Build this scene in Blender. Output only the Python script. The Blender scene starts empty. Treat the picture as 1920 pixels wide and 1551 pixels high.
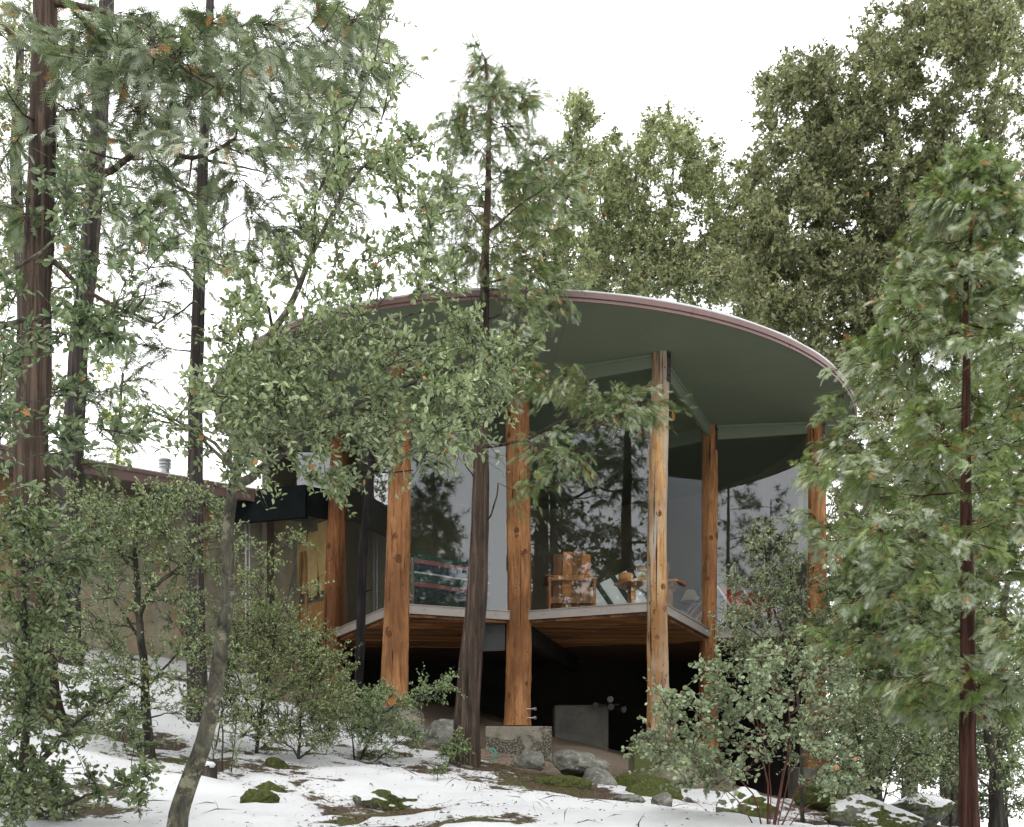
import bpy, math
import numpy as np

# ------------------------------------------------------------------ camera, sky, sun, exposure
scene = bpy.context.scene
COL = scene.collection
F, YH, ZC = 1900.0, 1450.0, 1.6          # focal length in photo pixels, horizon row, eye height
cd = bpy.data.cameras.new('camera'); cam = bpy.data.objects.new('camera', cd); COL.objects.link(cam)
cam.location = (0, 0, ZC); cam.rotation_euler = (math.radians(90), 0, 0)
cd.sensor_width = 36; cd.lens = 36 * F / 1920; cd.shift_y = (YH - 775.5) / 1920
cd.clip_start = 0.05; cd.clip_end = 3000
scene.camera = cam
scene.view_settings.view_transform = 'Standard'; scene.view_settings.look = 'None'
scene.view_settings.gamma = 1; scene.view_settings.use_curve_mapping = False
scene.view_settings.exposure = 0.68
scene.cycles.max_bounces = 6; scene.cycles.diffuse_bounces = 3; scene.cycles.glossy_bounces = 3; scene.cycles.transparent_max_bounces = 12; scene.cycles.transmission_bounces = 3

SUN_EL, SUN_AZ = math.radians(55), math.radians(200)
world = bpy.data.worlds.new('World'); scene.world = world; world.use_nodes = True
wn = world.node_tree.nodes; wl = world.node_tree.links
sky = wn.new('ShaderNodeTexSky'); sky.sky_type = 'NISHITA'; sky.sun_disc = False
sky.sun_elevation = SUN_EL; sky.sun_rotation = SUN_AZ
mx = wn.new('ShaderNodeMix'); mx.data_type = 'RGBA'; mx.inputs[0].default_value = 0.9
mx.inputs[7].default_value = (12.9, 12.9, 12.9, 1)          # the closed white cloud layer
wl.new(sky.outputs[0], mx.inputs[6]); wl.new(mx.outputs[2], wn['Background'].inputs[0])
wn['Background'].inputs[1].default_value = 0.12
sl = bpy.data.lights.new('sun', 'SUN'); sl.energy = 1.0; sl.angle = math.radians(40); sl.color = (1, .97, .93)
so = bpy.data.objects.new('sun', sl); COL.objects.link(so)
so.rotation_euler = (math.radians(38), 0, math.radians(-25))

# ------------------------------------------------------------------ helpers
def W(px, py, Y): return np.array([(px - 960) / F * Y, Y, ZC + (YH - py) / F * Y])
def nrm(a): return a / np.maximum(np.linalg.norm(a, axis=-1, keepdims=True), 1e-9)

_perm = np.random.default_rng(11).random(65536)
def noise3(p):
    p = np.asarray(p, float); i = np.floor(p).astype(np.int64); f = p - i; u = f * f * (3 - 2 * f)
    def h(dx, dy, dz):
        return _perm[((i[..., 0] + dx) * 73856093 ^ (i[..., 1] + dy) * 19349663 ^ (i[..., 2] + dz) * 83492791) & 65535]
    def lx(dy, dz): return h(0, dy, dz) * (1 - u[..., 0]) + h(1, dy, dz) * u[..., 0]
    a = lx(0, 0) * (1 - u[..., 1]) + lx(1, 0) * u[..., 1]
    b = lx(0, 1) * (1 - u[..., 1]) + lx(1, 1) * u[..., 1]
    return a * (1 - u[..., 2]) + b * u[..., 2]
def fbm(p, o=4):
    s = 0; a = .5; p = np.asarray(p, float)
    for k in range(o): s = s + a * noise3(p + 17.3 * k); p = p * 2.03; a *= .5
    return s

def mesh(name, V, Q=None, T=None, col=None, smooth=False):
    V = np.asarray(V, np.float32).reshape(-1, 3)
    fs = []; st = []
    if Q is not None and len(Q): fs.append(np.asarray(Q, np.int32).reshape(-1, 4)); 
    if T is not None and len(T): fs.append(np.asarray(T, np.int32).reshape(-1, 3))
    loops = np.concatenate([a.ravel() for a in fs]); tot = np.concatenate([np.full(len(a), a.shape[1], np.int32) for a in fs])
    start = np.concatenate([[0], np.cumsum(tot)[:-1]]).astype(np.int32)
    me = bpy.data.meshes.new(name); me.vertices.add(len(V)); me.loops.add(len(loops)); me.polygons.add(len(tot))
    me.vertices.foreach_set('co', V.ravel()); me.loops.foreach_set('vertex_index', loops)
    me.polygons.foreach_set('loop_start', start); me.polygons.foreach_set('loop_total', tot)
    me.polygons.foreach_set('use_smooth', np.full(len(tot), bool(smooth)))
    if col is not None:
        c = np.ones((len(V), 4), np.float32); c[:, :3] = np.asarray(col, np.float32)
        at = me.color_attributes.new('col', 'FLOAT_COLOR', 'POINT'); at.data.foreach_set('color', c.ravel())
    me.update(calc_edges=True); me.validate()
    return me
def obj(name, me, material, parent=None, loc=None, rot=None):
    o = bpy.data.objects.new(name, me); COL.objects.link(o)
    if material is not None and len(me.materials) == 0: me.materials.append(material)
    if parent is not None: o.parent = parent
    if loc is not None: o.location = loc
    if rot is not None: o.rotation_euler = rot
    return o
def thing(name, label, cat, group=None, loc=(0, 0, 0), rz=0):
    o = bpy.data.objects.new(name, None); COL.objects.link(o); o.location = loc; o.rotation_euler = (0, 0, rz)
    o.empty_display_size = .1
    return tag(o, label, cat, group)
def tag(o, label, cat, group=None):
    o['label'] = label; o['category'] = cat
    if group: o['group'] = group
    return o
def kind(o, k): o['kind'] = k; return o

class G:                                    # geometry collector: boxes, prisms, tubes, lathes
    def __init__(s): s.V = []; s.Q = []; s.T = []; s.n = 0
    def add(s, V, Q=None, T=None):
        V = np.asarray(V, float).reshape(-1, 3); s.V.append(V)
        if Q is not None and len(Q): s.Q.append(np.asarray(Q) + s.n)
        if T is not None and len(T): s.T.append(np.asarray(T) + s.n)
        s.n += len(V); return s
    def prism(s, P, z0, z1):                # P: polygon in plan (ccw), flat bottom and top (z may be arrays)
        P = np.asarray(P, float); n = len(P)
        z0 = np.broadcast_to(z0, n); z1 = np.broadcast_to(z1, n)
        V = np.vstack([np.c_[P, z0], np.c_[P, z1]])
        i = np.arange(n); j = (i + 1) % n
        T = [(0, k + 1, k) for k in range(1, n - 1)] + [(n, n + k, n + k + 1) for k in range(1, n - 1)]
        return s.add(V, np.c_[i, j, j + n, i + n], T)
    def bar(s, a, b, w, z0, z1):            # upright board standing between plan points a and b
        a = np.asarray(a, float)[:2]; b = np.asarray(b, float)[:2]; d = (b - a) / np.linalg.norm(b - a)
        m = np.array([-d[1], d[0]]) * w / 2
        return s.prism([a - m, b - m, b + m, a + m], z0, z1)
    def box(s, c, d, R=None):               # centre, full sizes, optional rotation matrix
        c = np.asarray(c, float); d = np.asarray(d, float) / 2
        k = np.array([(-1, -1, -1), (1, -1, -1), (1, 1, -1), (-1, 1, -1), (-1, -1, 1), (1, -1, 1), (1, 1, 1), (-1, 1, 1)]) * d
        if R is not None: k = k @ np.asarray(R).T
        return s.add(k + c, [(0, 3, 2, 1), (4, 5, 6, 7), (0, 1, 5, 4), (1, 2, 6, 5), (2, 3, 7, 6), (3, 0, 4, 7)])
    def tube(s, P, r, n=8, cap=True):
        V, Q = tubes(np.asarray(P, float)[None], np.broadcast_to(r, (1, len(P))), n)
        s.add(V, Q)
        if cap:
            b = s.n - len(V); k = len(P)
            s.T.append(np.array([(b, b + i + 1, b + i) for i in range(1, n - 1)] + [(b + (k - 1) * n, b + (k - 1) * n + i, b + (k - 1) * n + i + 1) for i in range(1, n - 1)]))
        return s
    def lathe(s, prof, c=(0, 0, 0), n=20):
        a = np.linspace(0, 2 * np.pi, n, endpoint=False); k = len(prof)
        V = np.array([[(r * math.cos(t), r * math.sin(t), z) for t in a] for r, z in prof]).reshape(-1, 3) + np.asarray(c)
        Q = [(i * n + j, i * n + (j + 1) % n, (i + 1) * n + (j + 1) % n, (i + 1) * n + j) for i in range(k - 1) for j in range(n)]
        return s.add(V, Q, [(0, i + 1, i) for i in range(1, n - 1)] + [((k - 1) * n, (k - 1) * n + i, (k - 1) * n + i + 1) for i in range(1, n - 1)])
    def me(s, name, smooth=False, col=None):
        return mesh(name, np.vstack(s.V), np.vstack(s.Q) if s.Q else None, np.vstack(s.T) if s.T else None, col, smooth)
    def build(s, name, material, parent=None, smooth=False, bevel=0):
        o = obj(name, s.me(name, smooth), material, parent)
        if bevel:
            b = o.modifiers.new('bevel', 'BEVEL'); b.width = bevel; b.segments = 2; b.limit_method = 'ANGLE'
        return o

def tubes(P, R, n):                         # P (m,k,3), R (m,k) -> many tapered tubes at once
    m, k, _ = P.shape
    d = np.empty_like(P); d[:, 1:-1] = P[:, 2:] - P[:, :-2]; d[:, 0] = P[:, 1] - P[:, 0]; d[:, -1] = P[:, -1] - P[:, -2]
    d = nrm(d); m0 = nrm(P[:, -1] - P[:, 0])
    ref = np.where((np.abs(m0[:, 2:3]) > .75), np.array([[1., 0, 0]]), np.array([[0, 0, 1.]]))
    u = nrm(np.cross(d, ref[:, None, :])); v = np.cross(d, u)
    a = np.linspace(0, 2 * np.pi, n, endpoint=False)
    V = P[:, :, None, :] + R[:, :, None, None] * (np.cos(a)[None, None, :, None] * u[:, :, None, :] + np.sin(a)[None, None, :, None] * v[:, :, None, :])
    idx = np.arange(m * k * n).reshape(m, k, n); j = np.roll(idx, -1, 2)
    Q = np.stack([idx[:, :-1], j[:, :-1], j[:, 1:], idx[:, 1:]], -1).reshape(-1, 4)
    return V.reshape(-1, 3), Q
def spline(P, step=.1):
    P = np.asarray(P, float); out = []
    E_ = np.vstack([2 * P[0] - P[1], P, 2 * P[-1] - P[-2]])
    for i in range(len(P) - 1):
        p0, p1, p2, p3 = E_[i:i + 4]; n = max(2, int(np.linalg.norm((p2 - p1)[:3]) / step)); t = np.linspace(0, 1, n, endpoint=False)[:, None]
        out.append(.5 * (2 * p1 + (p2 - p0) * t + (2 * p0 - 5 * p1 + 4 * p2 - p3) * t ** 2 + (3 * p1 - p0 - 3 * p2 + p3) * t ** 3))
    return np.vstack(out + [P[-1:]])
def rotz(a): c, s = math.cos(a), math.sin(a); return np.array([(c, -s, 0), (s, c, 0), (0, 0, 1)])
def rotx(a): c, s = math.cos(a), math.sin(a); return np.array([(1, 0, 0), (0, c, -s), (0, s, c)])
def roty(a): c, s = math.cos(a), math.sin(a); return np.array([(c, 0, s), (0, 1, 0), (-s, 0, c)])

# ------------------------------------------------------------------ materials
class NT:
    def __init__(s, name):
        s.m = bpy.data.materials.new(name); s.m.use_nodes = True; s.t = s.m.node_tree
        s.b = s.t.nodes['Principled BSDF']; s.out = s.t.nodes['Material Output']
    def n(s, typ, **kw):
        x = s.t.nodes.new('ShaderNode' + typ)
        for k, v in kw.items():
            if k.startswith('i_'): s.set(x, k[2:], v)
            else: setattr(x, k, v)
        return x
    def set(s, x, k, v):
        sock = x.inputs[int(k)] if k.isdigit() else x.inputs[k.replace('_', ' ')]
        if isinstance(v, bpy.types.NodeSocket): s.t.links.new(v, sock)
        else: sock.default_value = v
    def coord(s, scale=(1, 1, 1), kind='Object'):
        c = s.n('TexCoord'); m = s.n('Mapping'); s.t.links.new(c.outputs[kind], m.inputs[0]); m.inputs['Scale'].default_value = scale
        return m.outputs[0]
    def noise(s, vec, scale, detail=6, rough=.6, dist=0):
        return s.n('TexNoise', i_Vector=vec, i_Scale=scale, i_Detail=detail, i_Roughness=rough, i_Distortion=dist).outputs[0]
    def ramp(s, fac, stops):
        r = s.n('ValToRGB'); s.t.links.new(fac, r.inputs[0]); e = r.color_ramp.elements
        while len(e) < len(stops): e.new(.5)
        for k, (p, c) in enumerate(stops):
            e[k].position = p; e[k].color = (*c, 1) if len(c) == 3 else c
        return r.outputs[0]
    def mix(s, f, a, b, blend='MIX'):
        x = s.n('Mix', data_type='RGBA', blend_type=blend)
        for k, v in ((0, f), (6, a), (7, b)):
            if isinstance(v, bpy.types.NodeSocket): s.t.links.new(v, x.inputs[k])
            else: x.inputs[k].default_value = (*v, 1) if (k and len(v) == 3) else v
        return x.outputs[2]
    def math(s, op, a, b=0.0, c=None):
        x = s.n('Math', operation=op)
        for k, v in ((0, a), (1, b), (2, c)):
            if v is None: continue
            if isinstance(v, bpy.types.NodeSocket): s.t.links.new(v, x.inputs[k])
            else: x.inputs[k].default_value = v
        return x.outputs[0]
    def bump(s, h, strength=.5, dist=.02):
        s.set(s.b, 'Normal', s.n('Bump', i_Strength=strength, i_Distance=dist, i_Height=h).outputs[0])
    def fin(s, col=None, rough=.7, spec=.4, metal=0):
        if col is not None: s.set(s.b, 'Base Color', col if isinstance(col, bpy.types.NodeSocket) else (*col, 1))
        s.set(s.b, 'Roughness', rough); s.set(s.b, 'Specular IOR Level', spec); s.set(s.b, 'Metallic', metal)
        return s.m
def G3(a): return (a, a, a)

def plain(name, c, rough=.6, spec=.4, metal=0, var=.25, scale=6, bump=.15):
    t = NT(name); v = t.coord(); h = t.noise(v, scale)
    k = t.ramp(h, [(.3, tuple(x * (1 - var) for x in c)), (.7, tuple(min(1, x * (1 + var)) for x in c))])
    if bump: t.bump(t.noise(v, scale * 6, 4), bump, .01)
    return t.fin(k, rough, spec, metal)
def leafmat(name, rough=.42, trans=.25, spec=.5):
    t = NT(name); a = t.n('VertexColor', layer_name='col').outputs[0]
    t.fin(a, rough, spec)
    tr = t.n('BsdfTranslucent', i_Color=t.mix(1.0, a, (1.3, 1.45, .8), 'MULTIPLY'))
    ms = t.n('MixShader', i_0=trans); t.t.links.new(t.b.outputs[0], ms.inputs[1]); t.t.links.new(tr.outputs[0], ms.inputs[2])
    t.t.links.new(ms.outputs[0], t.out.inputs[0]); return t.m
def barkmat(name, dark, mid, light, sc=9, stretch=.09, lichen=None, la=.55):
    t = NT(name); v = t.coord((1, 1, stretch)); f = t.noise(v, sc, 8, .68, .5)
    c = t.ramp(f, [(.36, dark), (.5, mid), (.66, light)])
    v2 = t.coord(); big = t.noise(v2, 1.4, 4)
    c = t.mix(t.ramp(big, [(.40, G3(0)), (.7, G3(.4))]), c, light)
    if lichen:
        l = t.ramp(t.noise(v2, 11, 7, .7), [(la, G3(0)), (la + .06, G3(.85))]); c = t.mix(l, c, lichen[0])
        if len(lichen) > 1:
            l = t.ramp(t.noise(v2, 5, 7, .7, .4), [(.6, G3(0)), (.66, G3(.8))]); c = t.mix(l, c, lichen[1])
    t.bump(f, 1.0, .045); return t.fin(c, .9, .18)
def logmat(name, dark, mid, light, grey=None):
    t = NT(name); v = t.coord((1, 1, .085)); f = t.noise(v, 24, 9, .74, .5)
    c = t.ramp(f, [(.33, dark), (.48, mid), (.66, light)])
    if grey:
        g = t.ramp(t.noise(t.coord((1, 1, .09)), 8, 5, .6, .3), [(.45, G3(0)), (.56, G3(1))]); c = t.mix(g, c, grey)
    big = t.noise(t.coord((1, 1, .4)), 2.3, 5); c = t.mix(t.ramp(big, [(.40, G3(.75)), (.58, G3(0))]), c, dark)
    crack = t.ramp(t.noise(t.coord((1, 1, .018)), 26, 3, .5, .8), [(.325, G3(1)), (.365, G3(0))]); c = t.mix(crack, c, tuple(x * .18 for x in dark))
    vo = t.n('TexVoronoi', i_Vector=t.coord((1, 1, .8)), i_Scale=16.0, i_Randomness=1.0)
    hole = t.ramp(vo.outputs['Distance'], [(.10, G3(1)), (.15, G3(0))])
    hm = t.ramp(t.noise(t.coord(), 2.6, 2), [(.48, G3(0)), (.55, G3(1))]); hole = t.mix(1.0, hole, hm, 'MULTIPLY')
    c = t.mix(hole, c, (.015, .009, .005))
    t.bump(t.math('SUBTRACT', f, crack), 1.0, .02); return t.fin(c, .72, .25)
def rockmat(name, moss=.5, snow=None):
    t = NT(name); v = t.coord(); a = t.noise(v, 5, 9, .7)
    c = t.ramp(a, [(.28, (.05, .049, .041)), (.5, (.135, .133, .115)), (.72, (.25, .255, .225))])
    li = t.ramp(t.noise(v, 14, 6, .75), [(.55, G3(0)), (.6, G3(.7))]); c = t.mix(li, c, (.30, .33, .26))
    nz = t.n('SeparateXYZ'); g = t.n('NewGeometry'); t.t.links.new(g.outputs['Normal'], nz.inputs[0])
    mo = t.noise(v, 2.6, 7, .7); mg = t.noise(v, 40, 4)
    mc = t.ramp(mg, [(.3, (.014, .02, .004)), (.72, (.085, .10, .018))])
    mf = t.ramp(t.math('ADD', mo, t.math('MULTIPLY', nz.outputs[2], .10)), [(1.02 - moss, G3(0)), (1.08 - moss, G3(1))]); c = t.mix(mf, c, mc)
    if snow is not None:
        sf = t.ramp(t.math('ADD', t.math('MULTIPLY', nz.outputs[2], .4), t.math('MULTIPLY', t.noise(v, 4.5, 6, .65), .5)), [(snow / 2, G3(0)), (snow / 2 + .025, G3(1))]); c = t.mix(sf, c, (.57, .575, .585))
    t.bump(t.math('ADD', a, t.math('MULTIPLY', mg, .4)), .6, .03); return t.fin(c, .85, .3)
def woodmat(name, dark, mid, light, axis=0, scale=14, rough=.55):
    sc = [1, 1, 1]; sc[axis] = .06
    t = NT(name); oi = t.n('ObjectInfo'); v = t.n('VectorMath', operation='ADD'); t.t.links.new(t.coord(tuple(sc)), v.inputs[0])
    r3 = t.n('CombineXYZ'); k = t.math('MULTIPLY', oi.outputs['Random'], 37.0)
    for i in range(3): t.t.links.new(k, r3.inputs[i])
    t.t.links.new(r3.outputs[0], v.inputs[1])
    f = t.noise(v.outputs[0], scale, 7, .65, .5); c = t.ramp(f, [(.28, dark), (.5, mid), (.76, light)])
    c = t.mix(1.0, c, t.ramp(oi.outputs['Random'], [(0, G3(.42)), (1, G3(1.3))]), 'MULTIPLY')
    t.bump(f, .35, .008); return t.fin(c, rough, .4)
def concmat(name, c, moss=.0, agg=True, stain=None):
    t = NT(name); v = t.coord(); a = t.noise(v, 3.2, 8, .7)
    k = t.ramp(a, [(.3, tuple(x * .62 for x in c)), (.7, tuple(x * 1.2 for x in c))]); h = t.noise(v, 30, 5)
    if agg:
        vo = t.n('TexVoronoi', i_Vector=v, i_Scale=38.0); m = t.ramp(t.noise(v, 2.4, 3), [(.54, G3(0)), (.58, G3(1))])
        pe = t.ramp(vo.outputs['Distance'], [(.1, (.30, .275, .225)), (.6, (.085, .078, .062))]); k = t.mix(m, k, pe)
        h = t.math('SUBTRACT', h, t.math('MULTIPLY', t.math('MULTIPLY', vo.outputs['Distance'], m), 3.0))
    if moss:
        mf = t.ramp(t.noise(v, 1.7, 7, .7), [(.62 - moss * .2, G3(0)), (.72 - moss * .2, G3(.9))]); k = t.mix(mf, k, (.07, .085, .025))
    if stain:
        sf = t.ramp(t.noise(t.coord((1, 1, .35)), 1.1, 6, .6, .6), [(.5, G3(0)), (.62, G3(.85))]); k = t.mix(sf, k, stain)
        df = t.ramp(t.noise(t.coord((1, 1, .15)), 2.3, 5, .6), [(.5, G3(0)), (.75, G3(.6))]); k = t.mix(df, k, tuple(x * .4 for x in c))
    t.bump(h, .5, .02); return t.fin(k, .88, .25)

M = {}
M['oak_leaf'] = leafmat('oak_leaf', .32, .22, .6); M['far_leaf'] = leafmat('far_leaf', .5, .25); M['cedar'] = leafmat('cedar_scale', .5, .2)
M['manz'] = leafmat('manzanita_leaf', .5, .18); M['pine'] = leafmat('pine_needle', .5, .1); M['litter'] = leafmat('litter', .6, .1)
M['bark_cedar'] = barkmat('cedar_bark', (.012, .0095, .008), (.046, .035, .028), (.15, .10, .073), 26, .035)
M['bark_grey'] = barkmat('grey_cedar_bark', (.011, .01, .0095), (.04, .035, .033), (.125, .10, .088), 26, .035)
M['bark_red'] = barkmat('red_cedar_bark', (.012, .007, .006), (.046, .02, .015), (.125, .055, .038), 30, .05)
M['bark_oak'] = barkmat('oak_bark', (.018, .017, .015), (.07, .066, .05), (.16, .153, .11), 20, .4, [(.25, .242, .165), (.12, .12, .028)], .54)
M['bark_dark'] = barkmat('dark_bark', (.012, .011, .01), (.04, .036, .03), (.1, .09, .075), 9, .2)
M['bark_burnt'] = barkmat('burnt_bark', (.003, .003, .003), (.009, .008, .008), (.04, .03, .032), 20, .1)
M['bark_manz'] = barkmat('manzanita_bark', (.04, .014, .012), (.11, .04, .03), (.2, .1, .085), 14, .2)
M['log'] = logmat('peeled_log', (.14, .056, .021), (.37, .165, .062), (.52, .285, .135))
M['log_pale'] = logmat('weathered_log', (.20, .09, .03), (.47, .26, .10), (.62, .42, .22), (.42, .36, .28))
M['log_dark'] = logmat('brown_log', (.10, .036, .014), (.26, .10, .036), (.38, .17, .065))
t = NT('knot_wood'); vm = t.n('VectorMath', operation='LENGTH'); t.t.links.new(t.coord(), vm.inputs[0])
kd = t.math('ADD', vm.outputs['Value'], t.math('MULTIPLY', t.math('SUBTRACT', t.noise(t.coord(), 3, 4), .5), .45))
M['knot'] = t.fin(t.ramp(kd, [(.12, (.02, .01, .006)), (.3, (.15, .07, .03)), (.48, (.05, .02, .01)), (.62, (.22, .095, .038)), (.8, (.06, .024, .011)), (1, (.26, .105, .038))]), .8, .2)
M['steel'] = plain('rusty_steel', (.05, .035, .032), .55, .5, .3, .5, 12)
M['bolt'] = plain('bolt_steel', (.45, .46, .48), .35, .5, .9, .2, 20)
M['soffit'] = plain('green_soffit', (.168, .198, .138), .8, .2, 0, .05, 1.2, .03)
M['header'] = plain('green_trim', (.175, .205, .148), .6, .4, 0, .08, 2, .03)
M['fascia'] = plain('brown_sheet_metal', (.145, .083, .075), .45, .5, 0, .16, 2.5, .06)
M['deck_edge'] = plain('taupe_flashing', (.30, .265, .24), .5, .4, 0, .12, 3, .05)
M['soffit_wood'] = woodmat('redwood_plank', (.08, .03, .01), (.29, .13, .045), (.52, .26, .10), 0, 12, .5)
M['dark_wall'] = plain('dark_wood_wall', (.13, .112, .09), .7, .3, 0, .3, 3)
M['room_wall'] = plain('beige_room_wall', (.20, .175, .132), .85, .2, 0, .1, 2)
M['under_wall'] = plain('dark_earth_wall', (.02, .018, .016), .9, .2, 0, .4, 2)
M['floor'] = woodmat('floor_board', (.14, .075, .04), (.28, .16, .085), (.38, .24, .13), 0)
M['chair'] = woodmat('orange_cedar', (.24, .075, .018), (.44, .165, .045), (.56, .25, .085), 2, 16, .45)
M['table'] = woodmat('table_wood', (.20, .07, .02), (.42, .18, .055), (.55, .27, .1), 0, 14, .4)
M['red'] = plain('red_canvas', (.58, .06, .022), .6, .3, 0, .12, 8)
M['white'] = plain('white_paint', (.78, .8, .8), .5, .4, 0, .05, 5, .04)
M['black'] = plain('dark_bar', (.03, .035, .038), .5, .4, 0, .2)
M['bowl'] = plain('turned_wood', (.5, .24, .08), .5, .4, 0, .2, 12)
M['shade'] = plain('parchment_shade', (.55, .47, .33), .8, .2, 0, .1)
M['brick'] = plain('hearth_brick', (.30, .15, .10), .85, .2, 0, .35, 9, .4)
M['kraft'] = plain('kraft_paper', (.56, .37, .16), .75, .3, 0, .14, 5, .25)
M['ply'] = woodmat('brown_board', (.26, .11, .03), (.40, .19, .06), (.52, .28, .1), 2, 8)
M['tar'] = plain('tar_paper', (.008, .011, .0115), .9, .15, 0, .4, 5, .3)
M['stucco'] = concmat('tan_stucco', (.29, .262, .19), 0, False, (.30, .15, .06))
M['conc'] = concmat('pier_concrete', (.27, .245, .195), .25, True)
M['conc_moss'] = concmat('mossy_concrete', (.22, .205, .15), 1.0, False)
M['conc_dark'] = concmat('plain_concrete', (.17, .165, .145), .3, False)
M['panel'] = plain('grey_panel', (.055, .058, .058), .7, .3, 0, .2, 6)
M['metal'] = plain('galvanised', (.42, .43, .44), .4, .5, .7, .2, 8)
M['lens'] = plain('lamp_glass', (.16, .165, .165), .15, .6, .4, .05, 4, 0)
M['hose'] = plain('green_hose', (.02, .30, .24), .4, .5, 0, .1)
M['snow'] = plain('snow', (.57, .575, .585), .75, .25, 0, .03, 14, .25)
M['rock'] = rockmat('lichen_rock', .36); M['rock_moss'] = rockmat('mossy_rock', .66); M['rock_snow'] = rockmat('snowy_rock', .56, 1.0)
M['rock_pale'] = rockmat('pale_rock', .30)
t = NT('window_glass')                       # clear pane: mirror by Fresnel, otherwise see-through
fr = t.n('Fresnel', i_IOR=1.95); bf = t.n('NewGeometry'); gl = t.n('BsdfGlossy', i_Roughness=0.0, i_Color=(.93, .96, .98, 1)); trp = t.n('BsdfTransparent', i_Color=(.94, .96, .95, 1))
ms = t.n('MixShader'); t.t.links.new(t.math('MULTIPLY', fr.outputs[0], t.math('SUBTRACT', 1.0, bf.outputs['Backfacing'])), ms.inputs[0]); t.t.links.new(trp.outputs[0], ms.inputs[1]); t.t.links.new(gl.outputs[0], ms.inputs[2])
t.t.links.new(ms.outputs[0], t.out.inputs[0]); M['glass'] = t.m
t = NT('striped_wool'); zc = t.n('SeparateXYZ'); t.t.links.new(t.coord(), zc.inputs[0])
c = t.ramp(zc.outputs[2], [(0, (.03, .04, .05)), (.42, (.26, .09, .10)), (.48, (.03, .06, .055)), (.60, (.45, .45, .42)), (.625, (.025, .035, .06)), (.74, (.27, .10, .11)), (.80, (.03, .075, .06))])
t.t.nodes['Color Ramp'].color_ramp.interpolation = 'CONSTANT'; t.bump(t.noise(t.coord(), 90, 2), .3, .01); M['stripe'] = t.fin(c, .9, .1)
t = NT('glazed_jar'); zc = t.n('SeparateXYZ'); v = t.coord(); t.t.links.new(v, zc.inputs[0])
zz = t.math('ADD', zc.outputs[2], t.math('MULTIPLY', t.math('SUBTRACT', t.noise(v, 22, 3), .5), .03))
c = t.ramp(t.math('MULTIPLY', zz, 3.3), [(0, (.26, .25, .12)), (.36, (.05, .05, .05)), (.44, (.38, .32, .17)), (.52, (.42, .17, .05)), (.61, (.14, .16, .2)), (.68, (.34, .38, .36)), (.82, (.5, .52, .46))])
t.t.nodes['Color Ramp'].color_ramp.interpolation = 'CONSTANT'; M['jar'] = t.fin(c, .35, .5)
t = NT('snowy_ground'); at = t.n('VertexColor', layer_name='col'); sp = t.n('SeparateColor'); t.t.links.new(at.outputs[0], sp.inputs[0]); v = t.coord()
n1 = t.noise(v, 7, 8, .7); n2 = t.noise(v, 35, 5, .7); big = t.noise(v, 1.3, 5)
soil = t.ramp(n2, [(.3, (.02, .015, .01)), (.55, (.07, .05, .033)), (.75, (.14, .11, .078))])
moss = t.ramp(n2, [(.3, (.016, .022, .005)), (.7, (.09, .105, .022))]); soil = t.mix(t.ramp(big, [(.5, G3(0)), (.58, G3(.9))]), soil, moss)
bare = t.ramp(n2, [(.3, (.17, .135, .10)), (.7, (.27, .22, .165))]); soil = t.mix(sp.outputs[1], soil, bare)
sf = t.ramp(t.math('ADD', sp.outputs[0], t.math('MULTIPLY', t.math('SUBTRACT', n1, .5), .8)), [(.47, G3(0)), (.53, G3(1))])
t.bump(t.math('ADD', n1, t.math('MULTIPLY', n2, .3)), .35, .04); M['ground'] = t.fin(t.mix(sf, t.ramp(big, [(.3, (.49, .495, .505)), (.7, (.58, .585, .595))]), soil), .8, .25)

# ------------------------------------------------------------------ terrain
CX, CY, RR = .33, 16.57, 5.0
gp = np.array([(-6, 0, -1.3), (0, 0, -1.6), (6, 0, -1.8), (-3, 6, -.22), (0, 6, -.33), (1.5, 6, -.38), (4, 6, -.55), (-4, 10, .5), (-2, 8, -.13), (-2.95, 8.5, .06), (-1.4, 10.5, .06), (-.35, 11.2, .06),
    (.2, 9.5, -.17), (1.4, 11, -.25), (1.7, 9.5, -.42), (-2.7, 15.6, 1.15), (-1.49, 13.15, .5), (.07, 13.6, .22), (1.88, 12.9, -.15), (1.1, 15, .42), (.6, 12.6, .05), (0, 18, .95), (-3, 18, 1.7), (3, 15.6, -.15), (4.6, 15.3, -.5),
    (-6.5, 15, 1.85), (-4.3, 15.8, 1.5), (-5.2, 12, 1.05), (-8, 10, 1.4), (4, 10, -.65), (7, 12, -.9), (7, 20, -1.2), (0, 24, .8), (-8, 24, 2.2), (8, 28, -2.2), (0, 40, -2), (-30, 20, 3), (-30, 40, 1), (30, 30, -6), (30, 5, -5), (-25, -10, -1), (25, -15, -5), (0, -15, -3),
    (0, 90, -9), (-100, 100, -12), (100, 90, -16), (-100, -80, -14), (100, -80, -16), (0, -90, -12), (500, 500, -40), (-500, 500, -40), (500, -500, -40), (-500, -500, -40), (0, 600, -40), (0, -600, -40)], float)
def _kern(a, b): return np.linalg.norm(a[:, None, :] - b[None, :, :], axis=2)
_A = np.zeros((len(gp) + 1,) * 2); _A[:-1, :-1] = _kern(gp[:, :2], gp[:, :2]) + np.eye(len(gp)) * -.15; _A[-1, :-1] = 1; _A[:-1, -1] = 1
_w = np.linalg.solve(_A, np.r_[gp[:, 2], 0])
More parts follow.
